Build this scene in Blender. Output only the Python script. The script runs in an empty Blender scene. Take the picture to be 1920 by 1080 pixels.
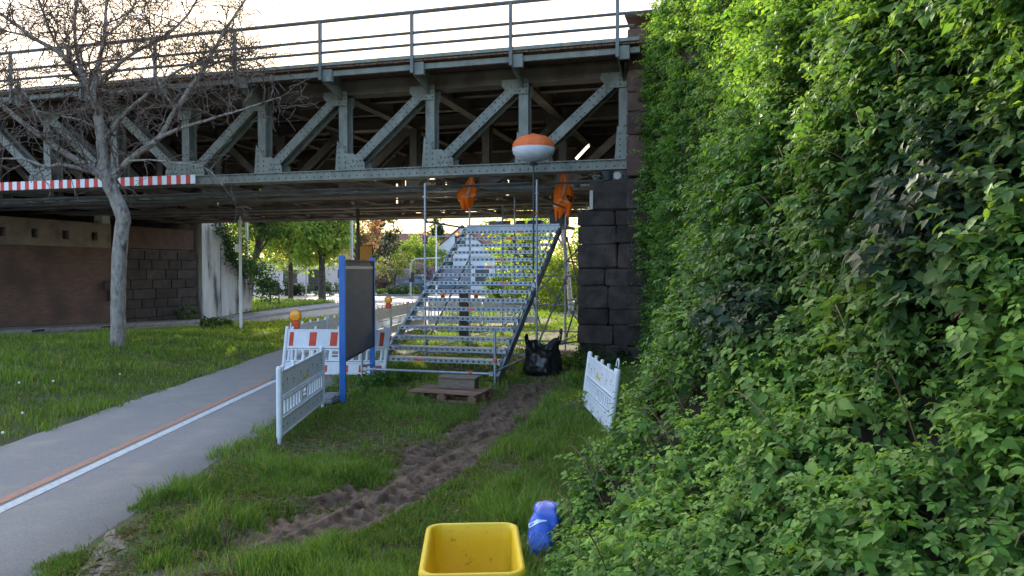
import bpy, math, random
import numpy as np
from mathutils import Vector, Matrix
rng = np.random.default_rng(7)
random.seed(11)
SC = bpy.context.scene
COL = SC.collection
R = math.radians

# ---------------------------------------------------------------- camera, sky, sun, exposure
CAM_H = 2.1
PITCH = R(-1.43)
FPX = 1400.0
cam_data = bpy.data.cameras.new('camera')
cam = bpy.data.objects.new('camera', cam_data)
COL.objects.link(cam)
cam_data.sensor_width = 36.0
cam_data.lens = 36.0 * FPX / 1920.0
cam_data.clip_start = 0.05
cam_data.clip_end = 3000.0
cam.location = (0, 0, CAM_H)
cam.rotation_euler = (R(90) + PITCH, 0, 0)
SC.camera = cam

SUN_AZ = R(-14.8)       # left of +Y
SUN_EL = R(17.1)
world = bpy.data.worlds.new('World')
SC.world = world
world.use_nodes = True
wn = world.node_tree
wn.nodes.clear()
w_out = wn.nodes.new('ShaderNodeOutputWorld')
w_bg = wn.nodes.new('ShaderNodeBackground')
w_sky = wn.nodes.new('ShaderNodeTexSky')
w_sky.sky_type = 'NISHITA'
w_sky.sun_disc = False
w_sky.sun_elevation = SUN_EL
w_sky.sun_rotation = SUN_AZ
w_sky.air_density = 0.8
w_sky.dust_density = 3.0
w_sky.ozone_density = 0.6
w_bg.inputs['Strength'].default_value = 0.15
wn.links.new(w_sky.outputs[0], w_bg.inputs['Color'])
wn.links.new(w_bg.outputs[0], w_out.inputs['Surface'])

sun_data = bpy.data.lights.new('sun', 'SUN')
sun_data.energy = 2.2
sun_data.angle = R(0.53)
sun_data.color = (1.0, 0.9, 0.76)
sun = bpy.data.objects.new('sun', sun_data)
COL.objects.link(sun)
sun_dir = Vector((math.sin(SUN_AZ) * math.cos(SUN_EL), math.cos(SUN_AZ) * math.cos(SUN_EL), math.sin(SUN_EL)))
sun.rotation_euler = sun_dir.to_track_quat('Z', 'Y').to_euler()
sun.location = sun_dir * 60

SC.view_settings.view_transform = 'Standard'
SC.view_settings.look = 'None'
SC.view_settings.exposure = 2.45
SC.view_settings.gamma = 1.0
SC.view_settings.use_curve_mapping = False
SC.cycles.max_bounces = 8
SC.cycles.diffuse_bounces = 4
SC.cycles.transmission_bounces = 6
SC.cycles.transparent_max_bounces = 8
SC.cycles.use_denoising = True
SC.cycles.sample_clamp_direct = 0.45

# ---------------------------------------------------------------- coordinates
# bridge frame: s runs along the tracks to the right and nearer, t runs away from the camera
BA = R(15.7)
U = np.array([math.cos(BA), -math.sin(BA)])
V = np.array([math.sin(BA), math.cos(BA)])
O = np.array([2.55, 17.0])

def st(s, t):
    p = O + s * U + t * V
    return float(p[0]), float(p[1])

def to_st(x, y):
    dx = x - O[0]; dy = y - O[1]
    return dx * U[0] + dy * U[1], dx * V[0] + dy * V[1]

def at(px, py, Y):
    """world point that stands at distance Y in the direction surveyed as px, py of the photograph"""
    dx = (px - 960.0) / FPX
    dy = (540.0 - py) / FPX
    c, s = math.cos(PITCH), math.sin(PITCH)
    f = (c - s * dy)
    h = (s + c * dy)
    k = Y / f
    return Vector((dx * k, Y, CAM_H + h * k))

def sm(x, a, b):
    k = np.clip((x - a) / (b - a), 0, 1)
    return k * k * (3 - 2 * k)

# ---------------------------------------------------------------- value noise
def _hash(i, j, k, seed):
    n = (i.astype(np.int64) * 374761393 + j.astype(np.int64) * 668265263 + k.astype(np.int64) * 2147483647 + seed * 1274126177) & 0xFFFFFFFF
    n = ((n ^ (n >> 13)) * 1274126177) & 0xFFFFFFFF
    n = n ^ (n >> 16)
    return (n & 0xFFFF) / 65535.0

def vnoise(x, y, z=0.0, seed=0):
    x = np.asarray(x, float); y = np.asarray(y, float); z = np.asarray(z, float) + np.zeros_like(x)
    i = np.floor(x); j = np.floor(y); k = np.floor(z)
    fx = x - i; fy = y - j; fz = z - k
    fx = fx * fx * (3 - 2 * fx); fy = fy * fy * (3 - 2 * fy); fz = fz * fz * (3 - 2 * fz)
    r = 0
    for a in (0, 1):
        for b in (0, 1):
            for c in (0, 1):
                w = (fx if a else 1 - fx) * (fy if b else 1 - fy) * (fz if c else 1 - fz)
                r = r + w * _hash(i + a, j + b, k + c, seed)
    return r

def fbm(x, y, z=0.0, seed=0, oct=4):
    r = 0; a = 0.5; f = 1.0
    for o in range(oct):
        r = r + a * vnoise(np.asarray(x) * f, np.asarray(y) * f, np.asarray(z) * f, seed + o)
        a *= 0.5; f *= 2.03
    return r / (1 - 0.5 ** oct)

# ---------------------------------------------------------------- materials
MATS = {}
def pm(name, c1, c2=None, scale=4.0, rough=0.8, metal=0.0, bump=0.0, bscale=30.0, spec=0.3, lo=0.35, hi=0.65,
       c3=None, scale3=0.7, lo3=0.5, hi3=0.75, coord='pos', stretch=(1, 1, 1), rand=0.0, detail=6.0, coat=0.0):
    m = bpy.data.materials.new(name)
    m.use_nodes = True
    n = m.node_tree.nodes; l = m.node_tree.links
    b = n['Principled BSDF']
    b.inputs['Roughness'].default_value = rough
    b.inputs['Metallic'].default_value = metal
    b.inputs['Specular IOR Level'].default_value = spec
    if coat: b.inputs['Coat Weight'].default_value = coat
    if coord == 'pos':
        src = n.new('ShaderNodeNewGeometry').outputs['Position']
    else:
        src = n.new('ShaderNodeTexCoord').outputs['Object']
    mp = n.new('ShaderNodeMapping')
    mp.inputs['Scale'].default_value = stretch
    l.new(src, mp.inputs['Vector'])
    col = None
    if c2 is None: c2 = tuple(min(1, v * 1.25) for v in c1)
    def ramp(sc, lo, hi, det):
        t = n.new('ShaderNodeTexNoise'); t.inputs['Scale'].default_value = sc; t.inputs['Detail'].default_value = det
        t.inputs['Roughness'].default_value = 0.62
        l.new(mp.outputs[0], t.inputs['Vector'])
        r = n.new('ShaderNodeMapRange'); r.inputs['From Min'].default_value = lo; r.inputs['From Max'].default_value = hi
        l.new(t.outputs['Fac'], r.inputs['Value'])
        return r.outputs['Result']
    mix = n.new('ShaderNodeMix'); mix.data_type = 'RGBA'
    mix.inputs['A'].default_value = (*c1, 1); mix.inputs['B'].default_value = (*c2, 1)
    l.new(ramp(scale, lo, hi, detail), mix.inputs['Factor'])
    col = mix.outputs['Result']
    if c3 is not None:
        mx = n.new('ShaderNodeMix'); mx.data_type = 'RGBA'
        l.new(col, mx.inputs['A']); mx.inputs['B'].default_value = (*c3, 1)
        l.new(ramp(scale3, lo3, hi3, 5.0), mx.inputs['Factor'])
        col = mx.outputs['Result']
    if rand:
        oi = n.new('ShaderNodeObjectInfo')
        mr = n.new('ShaderNodeMapRange'); mr.inputs['To Min'].default_value = 1 - rand; mr.inputs['To Max'].default_value = 1 + rand
        l.new(oi.outputs['Random'], mr.inputs['Value'])
        hs = n.new('ShaderNodeHueSaturation')
        l.new(mr.outputs['Result'], hs.inputs['Value']); l.new(col, hs.inputs['Color'])
        col = hs.outputs['Color']
    l.new(col, b.inputs['Base Color'])
    if bump:
        t = n.new('ShaderNodeTexNoise'); t.inputs['Scale'].default_value = bscale; t.inputs['Detail'].default_value = 8
        l.new(mp.outputs[0], t.inputs['Vector'])
        bp = n.new('ShaderNodeBump'); bp.inputs['Strength'].default_value = min(1.0, bump); bp.inputs['Distance'].default_value = 0.02
        l.new(t.outputs['Fac'], bp.inputs['Height']); l.new(bp.outputs[0], b.inputs['Normal'])
    MATS[name] = m
    return m

def leaf_mat(name, trans=0.4, rough=0.6, tint=(1, 1, 1), objrand=False):
    m = bpy.data.materials.new(name); m.use_nodes = True
    n = m.node_tree.nodes; l = m.node_tree.links
    b = n['Principled BSDF']; out = n['Material Output']
    b.inputs['Roughness'].default_value = rough
    b.inputs['Specular IOR Level'].default_value = 0.22
    if objrand:
        oi = n.new('ShaderNodeObjectInfo')
        col = oi.outputs['Color']
    else:
        a = n.new('ShaderNodeAttribute'); a.attribute_name = 'Col'
        col = a.outputs['Color']
    l.new(col, b.inputs['Base Color'])
    tr = n.new('ShaderNodeBsdfTranslucent')
    mul = n.new('ShaderNodeMix'); mul.data_type = 'RGBA'; mul.blend_type = 'MULTIPLY'; mul.inputs['Factor'].default_value = 1
    l.new(col, mul.inputs['A']); mul.inputs['B'].default_value = (1.6, 1.55, 0.65, 1)
    l.new(mul.outputs['Result'], tr.inputs['Color'])
    ms = n.new('ShaderNodeMixShader'); ms.inputs[0].default_value = trans
    l.new(b.outputs[0], ms.inputs[1]); l.new(tr.outputs[0], ms.inputs[2]); l.new(ms.outputs[0], out.inputs['Surface'])
    MATS[name] = m
    return m

def emit_mat(name, col, strength):
    m = bpy.data.materials.new(name); m.use_nodes = True
    b = m.node_tree.nodes['Principled BSDF']
    b.inputs['Base Color'].default_value = (*col, 1)
    b.inputs['Emission Color'].default_value = (*col, 1)
    b.inputs['Emission Strength'].default_value = strength
    MATS[name] = m
    return m

def glass_mat(name, col=(0.05, 0.06, 0.07)):
    m = bpy.data.materials.new(name); m.use_nodes = True
    b = m.node_tree.nodes['Principled BSDF']
    b.inputs['Base Color'].default_value = (*col, 1)
    b.inputs['Roughness'].default_value = 0.06
    b.inputs['Specular IOR Level'].default_value = 0.8
    MATS[name] = m
    return m

# ---------------------------------------------------------------- mesh helpers
class MB:
    """collects shapes, then links them as one mesh object"""
    def __init__(self):
        self.v = []; self.f = []
    def add(self, vs, fs):
        o = len(self.v)
        self.v.extend([tuple(p) for p in vs]); self.f.extend([tuple(i + o for i in f) for f in fs])
        return self
    def box(self, c, d, M=None, bevel=0.0):
        x, y, z = d[0] / 2, d[1] / 2, d[2] / 2
        c = Vector(c)
        if bevel <= 0:
            vs = [Vector((a, b, e)) for a in (-x, x) for b in (-y, y) for e in (-z, z)]
            fs = [(0, 1, 3, 2), (4, 6, 7, 5), (0, 4, 5, 1), (2, 3, 7, 6), (0, 2, 6, 4), (1, 5, 7, 3)]
        else:
            b = min(bevel, x * .9, y * .9, z * .9)
            prof = [(-x, -y + b), (-x + b, -y), (x - b, -y), (x, -y + b), (x, y - b), (x - b, y), (-x + b, y), (-x, y - b)]
            ins = [(px - math.copysign(b * .7, px), py - math.copysign(b * .7, py)) for px, py in prof]
            vs = [Vector((p[0], p[1], -z)) for p in ins] + [Vector((p[0], p[1], -z + b)) for p in prof] + \
                 [Vector((p[0], p[1], z - b)) for p in prof] + [Vector((p[0], p[1], z)) for p in ins]
            fs = [tuple(range(7, -1, -1)), tuple(range(24, 32))]
            for r in range(3):
                for i in range(8):
                    j = (i + 1) % 8
                    fs.append((r * 8 + i, r * 8 + j, r * 8 + 8 + j, r * 8 + 8 + i))
        if M is not None: vs = [M @ p for p in vs]
        return self.add([p + c for p in vs], fs)
    def bar(self, p0, p1, w, h, up=(0, 0, 1)):
        p0 = Vector(p0); p1 = Vector(p1)
        d = (p1 - p0); L = d.length; d.normalize()
        up = Vector(up)
        side = up.cross(d)
        if side.length < 1e-5: side = Vector((1, 0, 0)).cross(d)
        side.normalize(); nu = d.cross(side)
        M = Matrix((d, side, nu)).transposed()
        return self.box((p0 + p1) / 2, (L, w, h), M)
    def tube(self, pts, rad, n=8, cap=True):
        pts = [Vector(p) for p in pts]
        if not hasattr(rad, '__len__'): rad = [rad] * len(pts)
        vs = []; fs = []
        ref = None
        for i, p in enumerate(pts):
            d = (pts[min(i + 1, len(pts) - 1)] - pts[max(i - 1, 0)])
            if d.length < 1e-9: d = Vector((0, 0, 1))
            d.normalize()
            if ref is None:
                ref = Vector((1, 0, 0)) if abs(d.x) < .8 else Vector((0, 1, 0))
            a = ref - d * ref.dot(d)
            if a.length < 1e-6: a = Vector((0, 1, 0)) - d * d.y
            a.normalize(); b = d.cross(a); ref = a
            for k in range(n):
                t = 2 * math.pi * k / n
                vs.append(p + (a * math.cos(t) + b * math.sin(t)) * rad[i])
        for i in range(len(pts) - 1):
            for k in range(n):
                k2 = (k + 1) % n
                fs.append((i * n + k, i * n + k2, (i + 1) * n + k2, (i + 1) * n + k))
        if cap:
            fs.append(tuple(range(n - 1, -1, -1))); fs.append(tuple((len(pts) - 1) * n + k for k in range(n)))
        return self.add(vs, fs)
    def lathe(self, prof, c=(0, 0, 0), n=16, M=None):
        c = Vector(c); vs = []; fs = []
        for r, z in prof:
            for k in range(n):
                t = 2 * math.pi * k / n
                p = Vector((r * math.cos(t), r * math.sin(t), z))
                vs.append((M @ p if M is not None else p) + c)
        for i in range(len(prof) - 1):
            for k in range(n):
                k2 = (k + 1) % n
                fs.append((i * n + k, i * n + k2, (i + 1) * n + k2, (i + 1) * n + k))
        fs.append(tuple(range(n - 1, -1, -1))); fs.append(tuple((len(prof) - 1) * n + k for k in range(n)))
        return self.add(vs, fs)
    def prism(self, poly, a, b, axis='y'):
        """polygon (p,q) extruded from a to b along axis; y: (x,z), x: (y,z), z: (x,y)"""
        def mk(p, q, e):
            return {'y': (p, e, q), 'x': (e, p, q), 'z': (p, q, e)}[axis]
        n = len(poly)
        vs = [mk(p, q, a) for p, q in poly] + [mk(p, q, b) for p, q in poly]
        fs = [tuple(range(n)), tuple(range(2 * n - 1, n - 1, -1))]
        for i in range(n):
            j = (i + 1) % n
            fs.append((j, i, n + i, n + j))
        return self.add(vs, fs)
    def mesh(self, name, mat, smooth=False):
        me = bpy.data.meshes.new(name)
        me.from_pydata(self.v, [], self.f)
        if mat is not None: me.materials.append(MATS[mat] if isinstance(mat, str) else mat)
        if smooth:
            me.polygons.foreach_set('use_smooth', [True] * len(me.polygons))
        me.update()
        return me
    def build(self, name, mat, parent=None, smooth=False, kind=None):
        o = bpy.data.objects.new(name, self.mesh(name, mat, smooth))
        COL.objects.link(o)
        if parent is not None: o.parent = parent
        if kind: o['kind'] = kind
        return o

def link(name, me, parent=None, loc=None, rot=None, kind=None):
    o = bpy.data.objects.new(name, me); COL.objects.link(o)
    if parent is not None: o.parent = parent
    if loc is not None: o.location = loc
    if rot is not None: o.rotation_euler = rot
    if kind: o['kind'] = kind
    return o

def thing(name, label, cat, loc=(0, 0, 0), rz=0.0, group=None, rot=None):
    o = bpy.data.objects.new(name, None); COL.objects.link(o)
    o.empty_display_size = 0.2
    o.location = loc; o.rotation_euler = rot if rot else (0, 0, rz)
    o['label'] = label; o['category'] = cat
    if group: o['group'] = group
    return o

def tag(o, label, cat, group=None):
    o['label'] = label; o['category'] = cat
    if group: o['group'] = group
    return o

def copy_tree(o, parent=None):
    c = o.copy(); COL.objects.link(c); c.parent = parent
    for ch in list(o.children): copy_tree(ch, c)
    return c

def npmesh(name, verts, faces, mat, col=None, smooth=False):
    me = bpy.data.meshes.new(name)
    verts = np.asarray(verts, np.float32); faces = np.asarray(faces, np.int32)
    k = faces.shape[1]
    me.vertices.add(len(verts)); me.vertices.foreach_set('co', verts.ravel())
    me.loops.add(faces.size); me.loops.foreach_set('vertex_index', faces.ravel())
    me.polygons.add(len(faces))
    me.polygons.foreach_set('loop_start', np.arange(0, faces.size, k, dtype=np.int32))
    try: me.polygons.foreach_set('loop_total', np.full(len(faces), k, np.int32))
    except Exception: pass
    if smooth: me.polygons.foreach_set('use_smooth', np.ones(len(faces), bool))
    if col is not None:
        a = me.attributes.new('Col', 'FLOAT_COLOR', 'POINT')
        c4 = np.ones((len(verts), 4), np.float32); c4[:, :3] = col
        a.data.foreach_set('color', c4.ravel())
    me.materials.append(MATS[mat] if isinstance(mat, str) else mat)
    me.update(calc_edges=True)
    me.validate()
    return me

def _leaf_hi():
    # pointed leaflet with a toothed edge, folded along the midrib
    mid = [(0, 0, 0), (.3, 0, -.015), (.62, 0, -.04), (1, 0, -.2)]
    edge = [(.06, .16), (.2, .42), (.3, .38), (.44, .5), (.53, .42), (.66, .4), (.75, .28), (.86, .2)]
    pts = list(mid)
    for sg in (1, -1):
        for x, y in edge: pts.append((x, sg * y, .13 * y - .1 * max(0, x - .5)))
    fs = []
    near = [0, 1, 1, 1, 2, 2, 2, 3]
    for k, o in ((0, 4), (1, 12)):
        def add(a, b, c): fs.append((a, b, c) if k == 0 else (a, c, b))
        add(0, 1, o); add(o, 1, o + 1)
        for q in range(1, 3): add(o + q, 1, o + q + 1)
        add(1, 2, o + 3)
        for q in range(3, 6): add(o + q, 2, o + q + 1)
        add(2, 3, o + 6); add(o + 6, 3, o + 7)
    return np.array(pts), np.array(fs)
LEAF_HI = _leaf_hi()
LEAF_MID = (np.array([[0, 0, 0], [.5, 0, -.02], [1, 0, -.18], [.4, .5, .09], [.4, -.5, .09]]),
           np.array([[0, 1, 3], [1, 2, 3], [0, 4, 1], [4, 2, 1]]))
LEAF_LO = (np.array([[0, 0, 0], [.45, .5, .1], [1, 0, -.12], [.45, -.5, .1]]), np.array([[0, 2, 1], [0, 3, 2]]))

def nrm(a):
    return a / np.maximum(np.linalg.norm(a, axis=1, keepdims=True), 1e-9)

def leaf_geo(P, D, N, L, W, tpl):
    T, F = tpl
    D = nrm(D); N = nrm(N - D * np.sum(N * D, 1, keepdims=True)); B = np.cross(N, D)
    L = np.asarray(L)[:, None, None]; W = np.asarray(W)[:, None, None]
    Vv = P[:, None, :] + T[None, :, 0:1] * L * D[:, None, :] + T[None, :, 1:2] * W * B[:, None, :] + T[None, :, 2:3] * L * N[:, None, :]
    n, k = len(P), len(T)
    Fv = (F[None] + (np.arange(n) * k)[:, None, None]).reshape(-1, 3)
    return Vv.reshape(-1, 3), Fv, k

def rand_unit(n, r=rng):
    return nrm(r.normal(size=(n, 3)))

# ---------------------------------------------------------------- material palette
pm('soil', (0.07, 0.05, 0.032), (0.15, 0.11, 0.072), scale=9, rough=0.95, bump=0.9, bscale=40, c3=(0.075, 0.10, 0.032), scale3=3.0, lo3=.42, hi3=.6)
pm('bank_soil', (0.018, 0.016, 0.011), (0.035, 0.03, 0.02), scale=3, rough=0.95, bump=0.8, bscale=12)
pm('mud', (0.066, 0.039, 0.024), (0.15, 0.094, 0.058), scale=6, rough=0.75, bump=0.6, bscale=60, c3=(0.18, 0.12, 0.078), scale3=3.0, lo3=.58, hi3=.8)
pm('sand', (0.15, 0.12, 0.09), (0.33, 0.28, 0.225), scale=14, rough=0.95, bump=0.9, bscale=60)
pm('path_asphalt', (0.205, 0.188, 0.172), (0.36, 0.332, 0.305), scale=70, rough=0.88, bump=0.5, bscale=220, c3=(0.37, 0.315, 0.245), scale3=2.2, lo3=.5, hi3=.78, lo=.25, hi=.75)
pm('road_asphalt', (0.17, 0.165, 0.16), (0.23, 0.225, 0.215), scale=1.3, rough=0.8, bump=0.3, bscale=120)
pm('kerb_stone', (0.24, 0.235, 0.225), (0.32, 0.31, 0.3), scale=5, rough=0.85, bump=0.3)
pm('line_white', (0.5, 0.5, 0.48), (0.66, 0.66, 0.64), scale=30, rough=0.7, c3=(0.3, 0.29, 0.28), scale3=16, lo3=.55, hi3=.75)
pm('line_red', (0.40, 0.20, 0.125), (0.50, 0.275, 0.18), scale=30, rough=0.8, c3=(0.27, 0.2, 0.165), scale3=14, lo3=.48, hi3=.68)
pm('steel_green', (0.155, 0.167, 0.147), (0.24, 0.252, 0.222), scale=3.5, rough=0.6, bump=0.25, bscale=40, c3=(0.12, 0.075, 0.05), scale3=3.0, lo3=.58, hi3=.78, stretch=(1, 1, .5))
pm('rivet', (0.085, 0.088, 0.078), (0.13, 0.13, 0.115), scale=9, rough=0.7)
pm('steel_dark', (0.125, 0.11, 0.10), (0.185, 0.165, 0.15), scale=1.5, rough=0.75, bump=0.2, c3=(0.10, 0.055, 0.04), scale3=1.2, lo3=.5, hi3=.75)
pm('deck_under', (0.085, 0.066, 0.062), (0.125, 0.098, 0.09), scale=1.2, rough=0.9, stretch=(.4, 1.5, 1))
pm('walk_wood', (0.16, 0.09, 0.065), (0.24, 0.14, 0.1), scale=6, rough=0.85, stretch=(1, 5, 1))
pm('rail_steel', (0.10, 0.105, 0.105), (0.155, 0.16, 0.16), scale=3, rough=0.5, metal=0.3)
pm('galv', (0.30, 0.34, 0.385), (0.42, 0.46, 0.5), scale=9, rough=0.5, metal=0.6, bump=0.08, bscale=60, coord='obj')
pm('galv_dark', (0.19, 0.22, 0.265), (0.27, 0.3, 0.345), scale=7, rough=0.45, metal=0.6)
pm('stone_dark', (0.03, 0.024, 0.021), (0.068, 0.052, 0.045), scale=3.5, rough=0.9, bump=0.8, bscale=18, c3=(0.12, 0.075, 0.06), scale3=1.2, lo3=.55, hi3=.8, rand=0.25)
pm('stone_red', (0.07, 0.042, 0.036), (0.125, 0.073, 0.058), scale=2.5, rough=0.9, bump=0.6, bscale=18, c3=(0.05, 0.04, 0.038), scale3=1.1, lo3=.5, hi3=.75, rand=0.2)
pm('mortar', (0.09, 0.08, 0.072), (0.14, 0.125, 0.11), scale=8, rough=0.95)
pm('concrete', (0.42, 0.40, 0.37), (0.56, 0.54, 0.5), scale=1.4, rough=0.9, bump=0.5, bscale=9, c3=(0.09, 0.085, 0.075), scale3=1.0, lo3=.52, hi3=.68, stretch=(1.6, 1.6, .35))
pm('concrete_warm', (0.21, 0.165, 0.13), (0.28, 0.225, 0.18), scale=1.6, rough=0.9, bump=0.3, bscale=12, c3=(0.12, 0.09, 0.07), scale3=1.4, lo3=.55, hi3=.75)
pm('plastic_white', (0.66, 0.69, 0.74), (0.76, 0.78, 0.82), scale=6, rough=0.45, bump=0.04, c3=(0.5, 0.51, 0.5), scale3=2.4, lo3=.62, hi3=.85)
pm('plastic_red', (0.55, 0.055, 0.03), (0.65, 0.09, 0.05), scale=8, rough=0.4)
pm('rubber', (0.03, 0.03, 0.032), (0.055, 0.054, 0.052), scale=8, rough=0.85)
pm('recycled_grey', (0.16, 0.16, 0.175), (0.23, 0.23, 0.245), scale=10, rough=0.8, bump=0.2)
pm('hole_dark', (0.03, 0.032, 0.036), (0.05, 0.05, 0.055), rough=0.9)
pm('print_gold', (0.55, 0.43, 0.06), (0.62, 0.5, 0.1), scale=20, rough=0.6)
pm('lamp_amber', (0.85, 0.32, 0.01), (0.95, 0.42, 0.03), scale=9, rough=0.2, spec=0.6)
pm('lamp_red_body', (0.5, 0.06, 0.02), (0.6, 0.1, 0.03), rough=0.45)
pm('sign_blue', (0.03, 0.13, 0.42), (0.05, 0.17, 0.5), scale=3, rough=0.35)
pm('sign_back', (0.095, 0.105, 0.135), (0.125, 0.135, 0.17), scale=2.0, rough=0.6, metal=0.0, bump=0.08, stretch=(1, 1, 5))
pm('sign_band', (0.3, 0.31, 0.32), (0.36, 0.37, 0.38), rough=0.4, metal=0.3)
pm('bin_yellow', (0.68, 0.45, 0.012), (0.76, 0.53, 0.03), scale=4, rough=0.42, c3=(0.2, 0.125, 0.03), scale3=22, lo3=.61, hi3=.74, coord='obj')
pm('sack_blue', (0.012, 0.065, 0.42), (0.03, 0.12, 0.55), scale=3, rough=0.3, spec=0.5, coord='obj')
pm('sack_white', (0.65, 0.75, 0.85), (0.3, 0.55, 0.8), scale=6, rough=0.35, coord='obj')
pm('bag_black', (0.008, 0.008, 0.010), (0.02, 0.02, 0.024), scale=5, rough=0.3, spec=0.5)
pm('hivis', (1.0, 0.15, 0.003), (1.0, 0.2, 0.006), scale=7, rough=0.7, coord='obj')
pm('hivis_tape', (0.62, 0.4, 0.28), (0.7, 0.5, 0.4), rough=0.5)
pm('balloon_orange', (0.72, 0.13, 0.03), (0.8, 0.18, 0.05), scale=5, rough=0.6, coord='obj')
pm('balloon_white', (0.62, 0.65, 0.74), (0.72, 0.75, 0.82), scale=5, rough=0.6, coord='obj')
pm('wood_pallet', (0.17, 0.095, 0.06), (0.29, 0.175, 0.115), scale=5, rough=0.85, stretch=(2, 8, 8), coord='obj', rand=0.3, bump=0.3)
pm('wood_grey', (0.17, 0.13, 0.1), (0.26, 0.205, 0.16), scale=5, rough=0.9, stretch=(2, 10, 10), coord='obj', bump=0.4)
pm('bark', (0.17, 0.145, 0.12), (0.36, 0.32, 0.28), scale=11, rough=0.92, bump=1.0, bscale=26, c3=(0.075, 0.055, 0.04), scale3=5.0, lo3=.54, hi3=.66, stretch=(1, 1, .45), lo=.3, hi=.7)
pm('twig', (0.085, 0.058, 0.045), (0.16, 0.115, 0.09), scale=3, rough=0.9)
pm('bark_dark', (0.05, 0.042, 0.035), (0.10, 0.085, 0.07), scale=6, rough=0.95, bump=0.5)
pm('bark_birch', (0.5, 0.47, 0.43), (0.62, 0.6, 0.56), scale=6, rough=0.8, c3=(0.06, 0.05, 0.045), scale3=5, lo3=.55, hi3=.65, stretch=(1, 1, 2))
pm('cane', (0.12, 0.06, 0.04), (0.16, 0.13, 0.06), scale=3, rough=0.8)
pm('paint_white', (0.7, 0.7, 0.7), (0.8, 0.8, 0.8), scale=3, rough=0.5)
pm('pole_grey', (0.34, 0.35, 0.35), (0.42, 0.43, 0.43), scale=4, rough=0.5, metal=0.4)
pm('pole_dark', (0.05, 0.048, 0.045), (0.09, 0.085, 0.08), scale=4, rough=0.6)
pm('board_black', (0.03, 0.032, 0.03), (0.05, 0.052, 0.05), scale=4, rough=0.6)
pm('board_brown', (0.38, 0.17, 0.02), (0.46, 0.22, 0.035), scale=4, rough=0.6)
pm('render_pink', (0.58, 0.47, 0.44), (0.66, 0.54, 0.5), scale=1, rough=0.9)
pm('render_white', (0.52, 0.53, 0.56), (0.6, 0.61, 0.63), scale=1, rough=0.9)
pm('render_cream', (0.6, 0.5, 0.33), (0.68, 0.58, 0.4), scale=1, rough=0.9)
pm('noise_wall', (0.2, 0.19, 0.22), (0.26, 0.245, 0.275), scale=1, rough=0.9)
pm('roof_tile', (0.20, 0.09, 0.06), (0.28, 0.13, 0.085), scale=3, rough=0.85)
pm('car_blue', (0.03, 0.055, 0.10), (0.04, 0.07, 0.12), rough=0.25, spec=0.6, coat=0.8)
pm('car_grey', (0.14, 0.16, 0.2), (0.17, 0.19, 0.23), rough=0.25, spec=0.6, coat=0.8)
pm('case_grey', (0.2, 0.19, 0.2), (0.27, 0.26, 0.27), rough=0.6)
pm('case_red', (0.35, 0.05, 0.04), (0.42, 0.07, 0.05), rough=0.6)
pm('case_dark', (0.03, 0.034, 0.04), (0.055, 0.06, 0.065), rough=0.5)
pm('case_blue', (0.012, 0.02, 0.16), (0.02, 0.035, 0.22), rough=0.45)
pm('bucket', (0.03, 0.033, 0.04), (0.05, 0.053, 0.06), rough=0.5)
pm('tape_orange', (0.7, 0.1, 0.03), (0.78, 0.14, 0.05), rough=0.6)
pm('tape_blue', (0.02, 0.12, 0.45), (0.03, 0.16, 0.5), rough=0.6)
pm('petal_white', (0.7, 0.72, 0.68), (0.8, 0.82, 0.78), rough=0.9)
glass_mat('glass_dark')
glass_mat('glass_car', (0.10, 0.13, 0.16))
emit_mat('tube_light', (1.0, 0.88, 0.66), 9.0)
emit_mat('signal_red', (1.0, 0.12, 0.03), 6.0)
leaf_mat('leaf', 0.38)
leaf_mat('leaf_obj', 0.38, objrand=True)
leaf_mat('grass', 0.35, rough=0.55)

def striped(name, period, c_a, c_b, duty=0.5, axis=0):
    m = pm(name, c_a, tuple(v * 1.1 for v in c_a), scale=8, rough=0.45, coord='obj')
    n = m.node_tree.nodes; l = m.node_tree.links
    b = n['Principled BSDF']; src = b.inputs['Base Color'].links[0].from_socket
    tc = n.new('ShaderNodeTexCoord'); sp = n.new('ShaderNodeSeparateXYZ'); l.new(tc.outputs['Object'], sp.inputs[0])
    d = n.new('ShaderNodeMath'); d.operation = 'DIVIDE'; l.new(sp.outputs[axis], d.inputs[0]); d.inputs[1].default_value = period
    fr = n.new('ShaderNodeMath'); fr.operation = 'FRACT'; l.new(d.outputs[0], fr.inputs[0])
    lt = n.new('ShaderNodeMath'); lt.operation = 'LESS_THAN'; l.new(fr.outputs[0], lt.inputs[0]); lt.inputs[1].default_value = duty
    mx = n.new('ShaderNodeMix'); mx.data_type = 'RGBA'; l.new(lt.outputs[0], mx.inputs['Factor']); l.new(src, mx.inputs['A']); mx.inputs['B'].default_value = (*c_b, 1)
    l.new(mx.outputs['Result'], b.inputs['Base Color'])
    return m

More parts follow.
